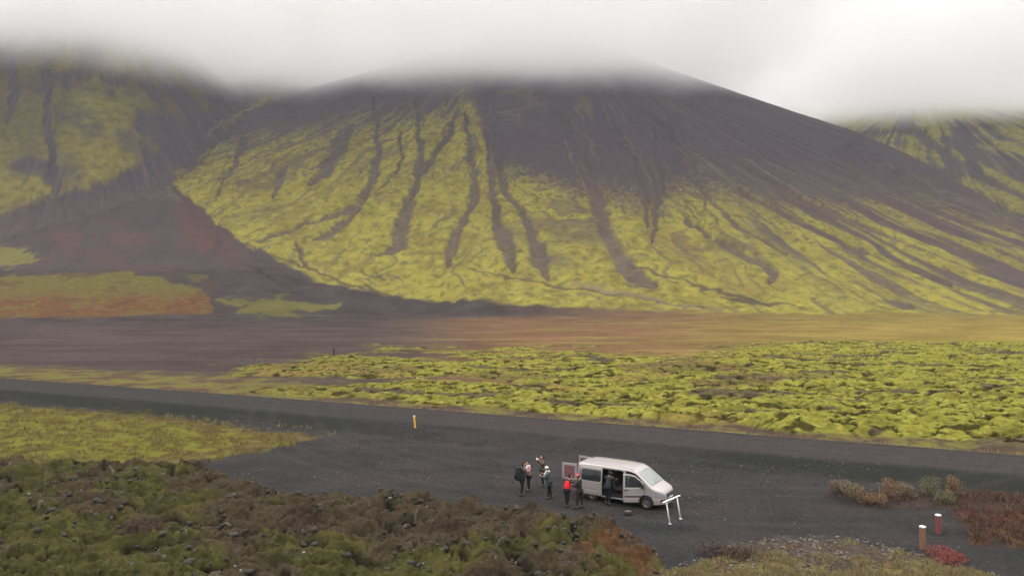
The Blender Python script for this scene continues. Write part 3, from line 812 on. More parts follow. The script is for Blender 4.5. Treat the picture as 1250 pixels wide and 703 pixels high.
# wheels
def wheel(x, y, s):
    bm = bmesh.new(); prof = [(.19, -.10), (.28, -.11), (.318, -.09), (.33, -.05), (.33, .05), (.318, .09), (.28, .11), (.19, .10)]
    n = 28; rr_ = []
    for (rd_, yy_) in prof: rr_.append([bm.verts.new((x + rd_ * math.cos(2 * math.pi * k / n), y + yy_, WR + rd_ * math.sin(2 * math.pi * k / n))) for k in range(n)])
    for a in range(len(prof)):
        b = (a + 1) % len(prof)
        for k in range(n): bm.faces.new((rr_[a][k], rr_[a][(k + 1) % n], rr_[b][(k + 1) % n], rr_[b][k]))
    wh = empty('wheel', (0, 0, 0)); wh.parent = van
    t = obj_bm('tyre', bm, M_rubber, wh, True)
    bm = bmesh.new(); n = 24
    ro = [bm.verts.new((x + .19 * math.cos(2 * math.pi * k / n), y + s * .085, WR + .19 * math.sin(2 * math.pi * k / n))) for k in range(n)]
    ri = [bm.verts.new((x + .16 * math.cos(2 * math.pi * k / n), y + s * .06, WR + .16 * math.sin(2 * math.pi * k / n))) for k in range(n)]
    rb_ = [bm.verts.new((x + .19 * math.cos(2 * math.pi * k / n), y - s * .09, WR + .19 * math.sin(2 * math.pi * k / n))) for k in range(n)]
    for k in range(n):
        bm.faces.new((ro[k], ro[(k + 1) % n], ri[(k + 1) % n], ri[k])); bm.faces.new((ro[k], rb_[k], rb_[(k + 1) % n], ro[(k + 1) % n]))
    bm.faces.new(ri); bm.faces.new(rb_)
    for a in range(5):
        an = 2 * math.pi * a / 5
        add_box(bm, (x + .09 * math.cos(an), y + s * .078, WR + .09 * math.sin(an)), (.17, .03, .05), Matrix.Rotation(-an, 3, 'Y'))
    add_tube(bm, [(x, y + s * .05, WR), (x, y + s * .10, WR)], .04, 10)
    obj_bm('rim', bm, M_alloy, wh)
for x in (WX1, WX2):
    for s in (-1, 1): wheel(x, s * .85, s)
# grille, intake, bumper strip, plate, badge-less nose details
def nose_patch(name, y0, y1, z0, z1, m, off=.012, xb=4.55, parent=van):
    bm = bmesh.new(); ny_, nz_ = 16, 5; g = []
    def xn(y, z):
        lo, hi = 4.0, 4.98
        for _ in range(26):
            mid = (lo + hi) / 2
            if vy(mid, z) > abs(y) and float(vtop(mid)) > z: lo = mid
            else: hi = mid
        return lo if lo < 4.979 else VL + .025
    for a in range(ny_ + 1):
        y = y0 + (y1 - y0) * a / ny_
        g.append([bm.verts.new((xn(y, z0 + (z1 - z0) * b / nz_) + off, y, z0 + (z1 - z0) * b / nz_)) for b in range(nz_ + 1)])
    for a in range(ny_):
        for b in range(nz_): bm.faces.new((g[a][b], g[a + 1][b], g[a + 1][b + 1], g[a][b + 1]))
    return solid(obj_bm(name, bm, m, parent, True), .02, 0)
nose_patch('grille', -.46, .46, .66, .83, M_black)
nose_patch('air_intake', -.55, .55, .40, .55, M_black)
nose_patch('bumper_trim', -.62, .62, .335, .365, M_chrome, .02)
nose_patch('licence_plate', -.24, .24, .57, .645, mat('plate_white', (.7, .7, .68), .4), .02)
for s in (-1, 1): nose_patch('fog_light_surround', s * .62, s * .80, .42, .58, M_black)
# roof edge rails, wipers, far mirror
for s in (-1, 1):
    bm = bmesh.new(); add_tube(bm, [(x, s * (vy(x, float(vtop(x)) - .13) - .10), float(vtop(x)) + .012) for x in np.linspace(.25, 3.3, 14)], .014, 5)
    obj_bm('roof_gutter', bm, M_paint, body)
    bm = bmesh.new(); add_tube(bm, [(4.27, s * .15 - .1, 1.235), (4.02, s * .15 + .28, 1.425)], .011, 5)
    obj_bm('wiper', bm, M_black, body)
bm = bmesh.new(); add_box(bm, (3.86, 1.08, 1.18), (.12, .20, .26), bev=.04); add_box(bm, (3.88, .98, 1.1), (.05, .12, .06))
obj_bm('wing_mirror', bm, M_black, van, True)
# sliding door standing open over the rear quarter
def side_patch(bm_b, bm_g, fn_in, fn_win, xa, xb, shift, dy, n=0):
    ca = {0: {}, 1: {}}
    X_ = np.arange(xa, xb + .001, .03); Zs = np.arange(.34, 1.90, .03)
    for a in range(len(X_) - 1):
        for b in range(len(Zs) - 1):
            cx, cz = (X_[a] + X_[a + 1]) / 2, (Zs[b] + Zs[b + 1]) / 2
            if not fn_in(cx, cz): continue
            k = 1 if fn_win(cx, cz) else 0; bm_ = bm_g if k else bm_b; f = []
            for (p, q) in ((a, b), (a + 1, b), (a + 1, b + 1), (a, b + 1)):
                if (p, q) not in ca[k]:
                    x, z = float(X_[p]), float(Zs[q])
                    ca[k][(p, q)] = bm_.verts.new((x + shift, -(vy(x, z)) - dy, z))
                f.append(ca[k][(p, q)])
            bm_.faces.new(f)
b1, b2 = bmesh.new(), bmesh.new()
side_patch(b1, b2, in_slide, lambda x, z: rrect(x, z, 1.50, 2.67, 1.08, 1.70, .14), 1.44, 2.73, -1.20, .075)
sdoor = solid(obj_bm('sliding_door', b1, [M_paint, M_lining], van, True), .035, -1, 0)
solid(obj_bm('door_window', b2, M_glass, sdoor, True), .012, 0)
bm = bmesh.new(); add_box(bm, (1.38, -1.075, 1.02), (.16, .03, .035), bev=.01); obj_bm('handle', bm, M_paint, sdoor)
bm = bmesh.new(); add_box(bm, (.75, -.985, 1.06), (1.35, .02, .035)); obj_bm('door_rail', bm, M_black, body)
# front door swung out on its front hinge
b1, b2 = bmesh.new(), bmesh.new()
side_patch(b1, b2, in_door, in_doorwin, D0, D1 + .02, 0, 0)
hinge = Vector((D1, -.96, 0)); ang = R(31)
rotm = Matrix.Translation(hinge) @ Matrix.Rotation(ang, 4, 'Z') @ Matrix.Translation(-hinge)
bmesh.ops.transform(b1, matrix=rotm, verts=b1.verts); bmesh.ops.transform(b2, matrix=rotm, verts=b2.verts)
fdoor = solid(obj_bm('front_door', b1, [M_paint, M_lining], van, True), .05, -1, 0)
M_clear = mat('see_through_glass', (.03, .035, .035), .05, 0, .02, 3, .5); M_clear.node_tree.nodes['Principled BSDF'].inputs['Alpha'].default_value = .35
solid(obj_bm('door_window', b2, M_clear, fdoor, True), .006, 0)
bm = bmesh.new(); add_box(bm, (2.98, -1.0, 1.0), (.18, .04, .04), bev=.01); add_box(bm, (3.35, -.985, .66), (.9, .02, .07), bev=.006)
bmesh.ops.transform(bm, matrix=rotm, verts=bm.verts); obj_bm('handle', bm, M_black, fdoor)
bm = bmesh.new(); add_box(bm, (3.80, -1.10, 1.22), (.12, .20, .27), bev=.04); add_box(bm, (3.80, -1.0, 1.13), (.05, .12, .06))
bmesh.ops.transform(bm, matrix=rotm, verts=bm.verts); obj_bm('wing_mirror', bm, M_black, fdoor, True)
# rear barn doors folded back, both in line with the sides
def barn(side, angle):
    b1, b2, b3 = bmesh.new(), bmesh.new(), bmesh.new()
    w_ = .86; y0 = side * .90
    add_box(b1, (-.02, y0 - side * w_ / 2, 1.80), (.05, w_, .13), bev=.012)        # header
    add_box(b1, (-.02, y0 - side * .06, 1.40), (.05, .12, .67)); add_box(b1, (-.02, y0 - side * (w_ - .06), 1.40), (.05, .12, .67))
    add_box(b1, (-.02, y0 - side * w_ / 2, 1.03), (.052, w_, .10))
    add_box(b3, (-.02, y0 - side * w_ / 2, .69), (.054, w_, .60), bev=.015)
    add_box(b2, (-.03, y0 - side * w_ / 2, 1.405), (.02, w_ - .24, .66))
    hg = Vector((-.02, y0, 0)); Mx = Matrix.Translation(hg) @ Matrix.Rotation(angle, 4, 'Z') @ Matrix.Translation(-hg)
    for b in (b1, b2, b3): bmesh.ops.transform(b, matrix=Mx, verts=b.verts)
    d = obj_bm('rear_door', b1, M_paint, van)
    p = obj_bm('door_panel', b3, M_plum if side < 0 else M_paint, d); obj_bm('door_window', b2, M_redglass, d)
    if side < 0: d['label'] = 'open rear door with plum-brown lower half'
    b = bmesh.new(); add_box(b, (-.06, y0 - side * (w_ - .08), .95), (.03, .05, .16)); bmesh.ops.transform(b, matrix=Mx, verts=b.verts)
    obj_bm('handle', b, M_black, d)
barn(-1, R(97)); barn(1, R(-100))
bm = bmesh.new(); add_box(bm, (.015, 0, .42), (.10, 1.84, .22), bev=.03); obj_bm('rear_bumper', bm, M_paint, van)
bm = bmesh.new(); add_box(bm, (.02, 0, 1.875), (.06, 1.5, .07)); obj_bm('rear_header', bm, M_paint, body)
# underside
bm = bmesh.new(); add_box(bm, (2.5, 0, .29), (4.4, 1.5, .12)); obj_bm('underside', bm, M_black, van)
VTH = R(-31.6)
vx0, vy0 = 3.56 + .524 * .93, 42.9 + .852 * .93
van.location = (vx0, vy0, hz(vx0 + 2, vy0 - 1.3) + .0); van.rotation_euler = (0, 0, VTH)
def on_van(x, y):   # a point in the van's frame, on the ground
    c, s = math.cos(VTH), math.sin(VTH)
    return vx0 + c * x - s * y, vy0 + s * x + c * y
# ================================================================== PEOPLE
def skin_tree(nodes, edges, root, mats, mat_fn=None, sub=1):
    """nodes: name -> (co, radius); grown into one smooth surface and baked to a bmesh"""
    names = list(nodes); me = bpy.data.meshes.new('tmp')
    me.from_pydata([nodes[n][0] for n in names], [(names.index(a), names.index(b)) for a, b in edges], [])
    o = bpy.data.objects.new('tmp', me); COL.objects.link(o)
    m = o.modifiers.new('s', 'SKIN'); m.use_smooth_shade = True; m.branch_smoothing = .4
    for i, n in enumerate(names):
        r_ = nodes[n][1]; r_ = r_ if isinstance(r_, tuple) else (r_, r_)
        me.skin_vertices[0].data[i].radius = r_; me.skin_vertices[0].data[i].use_root = (n == root)
    m2 = o.modifiers.new('u', 'SUBSURF'); m2.levels = sub; m2.render_levels = sub
    dg = bpy.context.evaluated_depsgraph_get(); ev = o.evaluated_get(dg)
    bm = bmesh.new(); t = ev.to_mesh(); bm.from_mesh(t); ev.to_mesh_clear()
    bpy.data.objects.remove(o); bpy.data.meshes.remove(me)
    return bm
M_skin = mat('skin', (.36, .20, .14), .6)
def person(px, py, face, label, jacket, trousers, hair, arms, legs=((0, 0), (0, 0)), lean=0.0, h=1.74, hood=None, hat=None, coat=.0, pack=None, vest=None, headturn=0.0, loc=None, scarf=None, bulk=.012):
    """face: heading in degrees (0 looks along +x). arms: (elbow, hand) offsets from the shoulder per side in the body's frame
    x forward, y to the person's left, z up. legs: foot offset (forward, sideways)"""
    x, y = loc if loc else at(px, py)
    z = hz(x, y)
    root = empty('person', (x, y, z), R(face), label=label, cat='person')
    k = h / 1.74
    P = lambda a, b, c: (a * k, b * k, c * k)
    def L(p):     # lean the upper body forward about the hips
        px_, py_, pz_ = p; dz = pz_ - .93 * k
        if dz <= 0: return p
        return (px_ + dz * math.sin(lean), py_, .93 * k + dz * math.cos(lean))
    n = {}
    n['pelvis'] = (P(0, 0, .93), .13 * k)
    n['waist'] = (L(P(0, 0, 1.10)), (.14 * k, .11 * k)); n['chest'] = (L(P(.01, 0, 1.33)), (.165 * k, .12 * k)); n['neck0'] = (L(P(0, 0, 1.47)), .07 * k)
    n['neck'] = (L(P(.01, 0, 1.54)), .052 * k)
    e = [('pelvis', 'waist'), ('waist', 'chest'), ('chest', 'neck0'), ('neck0', 'neck')]
    hands = []
    for s, nm in ((1, 'l'), (-1, 'r')):
        el, ha = arms[0] if s > 0 else arms[1]
        sh = Vector(L(P(0, s * .19, 1.43)))
        pe = sh + Vector((el[0], s * el[1], el[2])) * k; ph = sh + Vector((ha[0], s * ha[1], ha[2])) * k
        n['sh' + nm] = (tuple(sh), .062 * k); n['el' + nm] = (tuple(pe), .045 * k); n['wr' + nm] = (tuple(ph), .028 * k)
        e += [('neck0', 'sh' + nm), ('sh' + nm, 'el' + nm), ('el' + nm, 'wr' + nm)]
        hands.append((ph, (ph - pe).normalized(), s))
        f, sd_ = legs[0] if s > 0 else legs[1]
        n['hip' + nm] = (P(0, s * .10, .88), .095 * k)
        n['kn' + nm] = (P(f * .5 + .03, s * (.105 + sd_ * .5), .49), .062 * k); n['an' + nm] = (P(f - .02, s * (.11 + sd_), .085), .04 * k)
        n['to' + nm] = (P(f + .15, s * (.125 + sd_), .035), .032 * k)
        e += [('pelvis', 'hip' + nm), ('hip' + nm, 'kn' + nm), ('kn' + nm, 'an' + nm), ('an' + nm, 'to' + nm)]
    bm = skin_tree(n, e, 'pelvis', None)
    # head with brow, nose, chin and ears
    hc = Vector(n['neck'][0]) + Vector((.03 + .06 * math.sin(lean), 0, .125)) * k
    Rt = Matrix.Rotation(headturn, 3, 'Z') @ Matrix.Rotation(lean * .7, 3, 'Y')
    def headshape(bm_, grow=0.0, test=None):
        r0 = bmesh.ops.create_uvsphere(bm_, u_segments=20, v_segments=14, radius=1.0)
        for v in r0['verts']:
            c = v.co.copy(); u = Vector((c.x * .098, c.y * .078, c.z * .122))
            if c.z < 0: u.x *= 1 - .16 * -c.z * (1 if c.x < 0 else -.1); u.y *= 1 - .28 * -c.z
            if grow == 0:
                if c.x > .8 and abs(c.y) < .22 and -.35 < c.z < .1: u.x += .022
                if c.x > .6 and .25 < abs(c.y) < .55 and 0 < c.z < .25: u.x -= .010
                if abs(c.y) > .93 and abs(c.z) < .3 and abs(c.x) < .35: u.y *= 1.14
            u *= 1 + grow
            v.co = hc + Rt @ (u * k)
        if test:
            bmesh.ops.delete(bm_, geom=[v for v in r0['verts'] if not test(Rt.transposed() @ ((v.co - hc) / k))], context='VERTS')
    headshape(bm)
    # hands: palm, four fingers and a thumb
    for ph, d, s in hands:
        a = d.cross(Vector((0, 0, 1))); a = a.normalized() if a.length > .1 else Vector((0, 1, 0)); b = a.cross(d).normalized()
        add_tube(bm, [ph - d * .01 * k, ph + d * .04 * k, ph + d * .09 * k], [.027 * k, .038 * k, .034 * k], 8)
        for q in range(4):
            o0 = ph + d * .085 * k + a * (q - 1.5) * .019 * k; ln = (.062, .072, .068, .052)[q] * k
            add_tube(bm, [o0, o0 + d * ln * .5 - b * .008, o0 + d * ln * .8 - b * .028], [.010 * k, .009 * k, .007 * k], 6)
        o0 = ph + d * .03 * k + a * s * .03 * k
        add_tube(bm, [o0, o0 + (d * .6 + a * s * .7) * .035 * k, o0 + (d + a * s * .4) * .06 * k], [.012 * k, .010 * k, .008 * k], 6)
    obj_bm('body', bm, M_skin, root, True)
    # jacket: torso and sleeves, grown a little wider; trousers; boots
    j = {q: n[q] for q in ('waist', 'chest', 'neck0', 'shl', 'shr', 'ell', 'elr', 'wrl', 'wrr')}
    wd = lambda r_, a: tuple(v + a * k for v in r_) if isinstance(r_, tuple) else (r_ + a * k,) * 2
    j = {q: (c, wd(r_, .022 + bulk if q[:2] != 'wr' else .014 + bulk * .5)) for q, (c, r_) in j.items()}
    j['hem'] = ((.0, 0, (.90 - coat) * k), (.175 * k + coat * .22 + bulk, .135 * k + coat * .22 + bulk))
    j['collar'] = (n['neck0'][0][:2] + (n['neck0'][0][2] + .07 * k,), (.085 * k, .08 * k)); j['neck0'] = (n['neck0'][0], (.115 * k, .10 * k)); j['chest'] = (j['chest'][0], tuple(v * 1.04 for v in j['chest'][1]))
    je = [('hem', 'waist'), ('waist', 'chest'), ('chest', 'neck0'), ('neck0', 'collar'), ('neck0', 'shl'), ('shl', 'ell'), ('ell', 'wrl'), ('neck0', 'shr'), ('shr', 'elr'), ('elr', 'wrr')]
    for s_ in ('wrl', 'wrr'):
        c, r_ = j[s_]; ec = Vector(j['el' + s_[2]][0]); j[s_] = (tuple(Vector(c) + (ec - Vector(c)) * .06), r_)
    jk = obj_bm('jacket', skin_tree(j, je, 'waist', None), jacket, root, True)
    t = {q: n[q] for q in ('hipl', 'hipr', 'knl', 'knr', 'anl', 'anr')}
    t = {q: (c, wd(r_, .016)) for q, (c, r_) in t.items()}; t['pelvis'] = (n['pelvis'][0], (.15 * k, .125 * k))
    obj_bm('trousers', skin_tree(t, [('pelvis', 'hipl'), ('pelvis', 'hipr'), ('hipl', 'knl'), ('knl', 'anl'), ('hipr', 'knr'), ('knr', 'anr')], 'pelvis', None), trousers, root, True)
    for s in ('l', 'r'):
        a = Vector(n['an' + s][0]); b = Vector(n['to' + s][0]); bm = bmesh.new()
        add_tube(bm, [a + Vector((-.05, 0, .09)) * k, a + Vector((-.02, 0, -.03)) * k, (a + b) / 2 + Vector((0, 0, .0)), b + Vector((.05, 0, .008)) * k], [.055 * k, .062 * k, .055 * k, .034 * k], 10)
        for v in bm.verts: v.co.z = max(v.co.z, .004)
        obj_bm('boot', bm, M_boot, root, True)
    if hair is not None:
        bm = bmesh.new(); headshape(bm, .09, lambda u: (u.z > .035 or u.x < -.02) and not (u.x > .055 and u.z < .085)); obj_bm('hair', bm, hair, root, True)
    if hat is not None:
        bm = bmesh.new(); headshape(bm, .17, lambda u: u.z > .02); ht = obj_bm('hat', bm, hat, root, True)
        solid(ht, .01, 0)
    if hood is not None:
        bm = bmesh.new(); headshape(bm, .28, lambda u: u.x < .03 or u.z > .09); hd = obj_bm('hood', bm, hood, jk, True); solid(hd, .012, 0)
    if scarf is not None:
        bm = bmesh.new(); c = Vector(n['neck0'][0]) + Vector((.02, 0, .05)) * k
        add_tube(bm, [c + Vector((.085 * math.cos(a), .085 * math.sin(a), .02 * math.sin(2 * a))) * k for a in [2 * math.pi * q / 12 for q in range(13)]], .04 * k, 8, False)
        add_tube(bm, [c + Vector((.09, .02, -.02)) * k, c + Vector((.16, .03, -.2)) * k, c + Vector((.17, .04, -.38)) * k], [.04 * k, .05 * k, .045 * k], 8)
        obj_bm('scarf', bm, scarf, root, True)
    if vest is not None:
        v_ = {'a': (L(P(0, 0, .90)), (.205 * k, .165 * k)), 'b': (L(P(0, 0, 1.12)), (.205 * k, .17 * k)), 'c': (L(P(.0, 0, 1.34)), (.215 * k, .165 * k)), 'd': (L(P(0, 0, 1.46)), (.14 * k, .11 * k))}
        obj_bm('red_vest', skin_tree(v_, [('a', 'b'), ('b', 'c'), ('c', 'd')], 'a', None), vest, root, True)
    return root, k, n
M_boot = mat('dark_boot_leather', (.045, .042, .04), .7)
def cloth(name, c): return mat(name, c, .85, 0, .2, 9, .2)
C_grey = cloth('dark_grey_jacket', (.030, .034, .034)); C_black = cloth('black_trousers', (.012, .012, .014)); C_coat = cloth('slate_raincoat', (.055, .065, .065))
C_pink = cloth('dusty_pink_jacket', (.30, .13, .14)); C_brown = cloth('brown_jacket', (.075, .055, .045)); C_red = cloth('bright_red_vest', (.62, .02, .03))
C_dark = cloth('near_black_jacket', (.020, .020, .020)); C_pale = cloth('pale_knit', (.62, .60, .56)); C_hair = cloth('dark_hair', (.02, .015, .012)); C_rose = cloth('rose_red_hat', (.60, .09, .13))
C_maroon = cloth('maroon_trousers', (.03, .016, .018))
down = ((.02, .07, -.29), (.10, .06, -.54))
fold = ((.04, .08, -.27), (.28, -.04, -.20))
# 1: grey jacket and rucksack, facing the pink one
p1, k1, n1_ = person(637, 605, 20, 'person in a dark grey jacket wearing a black rucksack, leftmost of the group', C_grey, C_black, C_hair, (fold, ((.05, .08, -.27), (.24, 0, -.12))), ((.06, .0), (-.08, .0)), .10, 1.80, coat=.10, bulk=.035)
def thing_bm(name, bm, m, loc, rz, label, cat, group=None, smooth=True):
    o = obj_bm(name, bm, m, None, smooth); o.location = loc; o.rotation_euler = (0, 0, rz); return tag(o, label, cat, group)
# rucksack on the back
rk_ = empty('rucksack', p1.location, p1.rotation_euler.z, label='large black rucksack on the back of the leftmost person', cat='rucksack')
bm = bmesh.new(); add_box(bm, (-.23, 0, 1.18), (.28, .36, .62), bev=.08); obj_bm('main_bag', bm, C_dark, rk_, True)
bm = bmesh.new(); add_box(bm, (-.23, 0, 1.52), (.28, .30, .10), bev=.04); obj_bm('lid', bm, C_black, rk_, True)
bm = bmesh.new(); add_box(bm, (-.39, 0, 1.06), (.09, .24, .26), bev=.04); obj_bm('front_pocket', bm, C_black, rk_, True)
for s in (-1, 1):
    bm = bmesh.new(); add_tube(bm, [(-.15, s * .12, 1.48), (0.05, s * .13, 1.56), (.17, s * .12, 1.42), (.16, s * .15, 1.22), (-.14, s * .17, 1.02)], .02, 6); obj_bm('strap', bm, C_black, rk_, True)
# 2: pink jacket, hands at the face with a pale thing held
p2, k2, n2_ = person(645.5, 599.5, 200, 'person in a dusty pink jacket with both hands raised to the face', C_pink, C_black, C_hair, (((.10, .10, -.24), (.22, -.06, -.02)), ((.10, .10, -.24), (.22, -.06, -.04))), ((.02, 0), (-.03, 0)), .02, 1.64, scarf=C_pale)
def held_cam(name, p, loc, rz, label, cat, body_m, s=1.0):
    r = empty(name, loc, rz, label=label, cat=cat)
    bm = bmesh.new(); add_box(bm, (0, 0, 0), (.09 * s, .17 * s, .12 * s), bev=.015); obj_bm('housing', bm, body_m, r, True)
    bm = bmesh.new(); add_tube(bm, [(.04 * s, 0, 0), (.13 * s, 0, 0)], [.045 * s, .05 * s], 12); obj_bm('lens', bm, M_black, r, True)
    return r
M_white = mat('white_plastic', (.72, .70, .67), .5)
def rel(root, p):
    return root.matrix_world @ Vector(p) if False else Vector(root.location) + Matrix.Rotation(root.rotation_euler.z, 3, 'Z') @ Vector(p)
bm = bmesh.new(); add_box(bm, (.24, -.02, 1.00), (.10, .20, .15), bev=.03)
add_tube(bm, [(.20, -.10, 1.05), (.12, -.12, 1.30), (.02, -.08, 1.50)], .012, 6); add_tube(bm, [(.20, .06, 1.05), (.12, .10, 1.30), (.02, .08, 1.50)], .012, 6)
thing_bm('pouch', bm, M_white, p2.location, p2.rotation_euler.z, 'small white pouch hanging at the waist of the person in pink', 'pouch')
# 3: taking a photograph, arms up, behind
p3, k3, n3_ = person(662.5, 594, 195, 'person in a brown jacket raising a pale camera to the eyes, farthest from the lava', C_brown, C_black, C_hair, (((.16, .14, -.12), (.27, -.06, .12)), ((.16, .16, -.10), (.27, -.06, .12))), ((.02, 0), (-.04, 0)), .0, 1.76, scarf=None)
held_cam('camera', p3, rel(p3, (.33 * k3, 0, 1.57 * k3)), p3.rotation_euler.z, 'pale camera held up to the eyes of the person in brown', 'camera', M_white)
# 4: long slate coat, pale hood, back half turned
p4, k4, n4_ = person(671, 609.5, 165, 'person in a long slate raincoat and pale hat, arms held forward', C_coat, C_black, C_hair, (((.10, .10, -.24), (.32, .02, -.14)), ((.12, .10, -.22), (.33, .0, -.10))), ((.05, 0), (-.06, 0)), .18, 1.72, hat=C_pale, coat=.24, scarf=C_pale, bulk=.045)
# 5: red vest at the rear of the van
p5, k5, n5_ = person(692, 620, 35, 'person in a bright red vest bending towards the open rear of the van', C_dark, C_black, C_hair, (down, ((.10, .08, -.27), (.36, .02, -.36))), ((.06, .02), (-.08, .02)), .30, 1.70, vest=C_red)
# 6: black jacket and rose hat
p6, k6, n6_ = person(708, 621.5, 150, 'person in a black jacket and rose-red hat beside the red vest', C_dark, C_maroon, C_hair, (fold, down), ((.10, .03), (-.10, .03)), .12, 1.74, hat=C_rose, coat=.10)
# 7: at the sliding door
a7 = on_van(1.98, -1.22)
p7, k7, n7_ = person(0, 0, math.degrees(VTH) + 80, 'person in dark clothes standing at the open side doorway of the van', C_grey, C_black, C_hair, (((.16, .10, -.20), (.40, .0, -.10)), ((.16, .10, -.20), (.40, .0, -.16))), ((.03, .0), (-.04, .0)), .22, 1.76, loc=a7)

# ================================================================== STREET FURNITURE AND SMALL THINGS
M_frame = mat('white_painted_tube', (.66, .65, .63), .45)
fx0, fy0 = at(818.5, 640); fx1, fy1 = at(831.5, 634)
a0 = Vector((fx0, fy0, hz(fx0, fy0))); a1 = Vector((fx1, fy1, hz(fx1, fy1)))
st_ = empty('sign_stand', a0, 0, label='white two-legged tubular stand with a sloping top panel in front of the van', cat='stand')
d_ = (a1 - a0); u_ = d_.normalized(); b_ = Vector((-u_.y, u_.x, 0))
tl = Vector((-.20, .0, 1.13)); 
for o0 in (Vector((0, 0, 0)), d_):
    bm = bmesh.new(); add_tube(bm, [o0, o0 + tl + Vector((.02, 0, -.04))], .032, 8); add_tube(bm, [o0 + Vector((0, 0, .012)), o0 + Vector((0, 0, .04))], .075, 10); obj_bm('leg', bm, M_frame, st_, True)
bm = bmesh.new()
c_ = d_ / 2 + tl; ln_ = d_.length + .55
q_ = Matrix((u_, b_, Vector((0, 0, 1)))).transposed() @ Matrix.Rotation(R(-14), 3, 'X')
add_box(bm, c_, (ln_, .14, .045), q_, bev=.012); obj_bm('panel', bm, M_frame, st_)
# yellow road marker post
def post(name, px, py, hgt, w_, m, label, cat, cap=None, band=None, z0=0.0, group=None, lean=(0, 0)):
    x, y = at(px, py, z0); z = hz(x, y)
    r = empty(name, (x, y, z), R(20), label=label, cat=cat, group=group); r.rotation_euler = (lean[0], lean[1], R(20))
    bm = bmesh.new(); add_box(bm, (0, 0, hgt / 2 - .1), (w_, w_ * (.35 if cat == 'road marker' else 1), hgt + .2), bev=w_ * .12)
    obj_bm('post', bm, m, r)
    if cap: bm = bmesh.new(); add_box(bm, (0, 0, hgt + cap[0] / 2), (w_ * 1.06, w_ * (.40 if cat == 'road marker' else 1.06), cap[0]), bev=w_ * .15); obj_bm('cap', bm, cap[1], r)
    if band: bm = bmesh.new(); add_box(bm, (0, 0, hgt * .86), (w_ * 1.05, w_ * .42, .10)); obj_bm('reflector', bm, band, r)
    return r
M_yel = mat('yellow_post_paint', (.62, .36, .05), .5, var=.1)
M_capw = mat('white_cap', (.82, .80, .76), .5)
post('road_marker', 506.5, 522, .86, .15, M_yel, 'slim yellow marker post with a pale top standing at the road edge', 'road marker', (.12, M_capw), z0=.3, lean=(0, R(-5)))
post('road_marker', 509, 465, .5, .14, mat('weathered_pale_post', (.42, .40, .30), .7), 'tiny pale stake standing in the moss beyond the road', 'stake', None, z0=0)
post('wooden_post', 407, 432, 1.5, .32, mat('dark_weathered_wood', (.05, .04, .035), .9), 'distant dark post standing on the black sand flat', 'post', None)
M_wood = mat('orange_brown_wood', (.17, .085, .05), .8, var=.3); M_wood2 = mat('reddish_wood', (.15, .045, .04), .8, var=.3)
post('wooden_post', 1128, 672, .98, .20, M_wood, 'orange-brown wooden post with white cap, the nearer of two by the track', 'post', (.07, M_capw))
post('wooden_post', 1147, 653, .84, .20, M_wood2, 'reddish wooden post with white cap, the farther of two by the track', 'post', (.07, M_capw))
# bag on the gravel by the front wheel
bx_, by_ = at(767, 628.5); r = empty('bag', (bx_, by_, hz(bx_, by_)), R(15), label='small dark bag with a pale flap lying on gravel by the front door', cat='bag')
bm = bmesh.new(); add_box(bm, (0, 0, .10), (.40, .26, .20), bev=.06); obj_bm('body', bm, cloth('dusty_plum_bag', (.05, .03, .033)), r, True)
bm = bmesh.new(); add_box(bm, (0, -.03, .20), (.30, .16, .03), bev=.012); obj_bm('flap', bm, cloth('pale_flap', (.15, .12, .12)), r, True)
bm = bmesh.new(); add_tube(bm, [(-.12, 0, .20), (-.08, 0, .30), (.08, 0, .30), (.12, 0, .20)], .012, 6); obj_bm('handle', bm, M_black, r, True)
print('objects', round(time.time() - T0, 1))

# ================================================================== PLANTS AND SCATTER
def leaves(P, size, jitter=.5, up=.6, asp=2.2, seed=0):
    """many small leaf blades at points P"""
    g = np.random.default_rng(seed); n = len(P)
    d = g.normal(size=(n, 3)); d[:, 2] = np.abs(d[:, 2]) + up; d /= np.linalg.norm(d, axis=1)[:, None]
    e = np.cross(d, g.normal(size=(n, 3))); e /= np.linalg.norm(e, axis=1)[:, None] + 1e-9
    s = size * (1 + jitter * (g.random(n) - .5))[:, None]
    V = np.stack([P - e * s / asp / 2, P + e * s / asp / 2, P + e * s / asp * .35 + d * s * .6, P + d * s], 1).reshape(-1, 3)
    Fc = np.arange(4 * n).reshape(-1, 4)
    return V, Fc
def shrub(px, py, wd, hg, c1, c2, label, seed, group='shrubs between the road and the side track', dens=1.0):
    x, y = at(px, py); z = hz(x, y); g = np.random.default_rng(seed)
    root = empty('shrub', (x, y, z), 0, label=label, cat='shrub', group=group)
    nb = 7; cs = g.normal(size=(nb, 3)) * np.array([wd * .2, wd * .18, hg * .14]) + np.array([0, 0, hg * .50])
    n = int(1000 * dens); k = g.integers(0, nb, n); q = g.normal(size=(n, 3)); q /= np.linalg.norm(q, axis=1)[:, None]
    q *= (.55 + .5 * g.random(n) ** .5)[:, None]
    P = cs[k] + q * np.array([wd * .30, wd * .27, hg * .34]); P[:, 2] = np.clip(P[:, 2], .02, None)
    V, Fc = leaves(P, .085, seed=seed)
    mesh_np('foliage', V, Fc, leafmat('shrub_leaf', c1, c2), root, False)
    bm = bmesh.new()
    for q in range(9):
        t = cs[q % nb] + g.normal(size=3) * .05
        add_tube(bm, [(g.normal() * .04, g.normal() * .04, -.05), (t[0] * .5, t[1] * .5, t[2] * .5), tuple(t)], [.018, .012, .006], 5)
    obj_bm('stem', bm, M_twig, root)
M_twig = mat('twig_bark', (.06, .045, .035), .9)
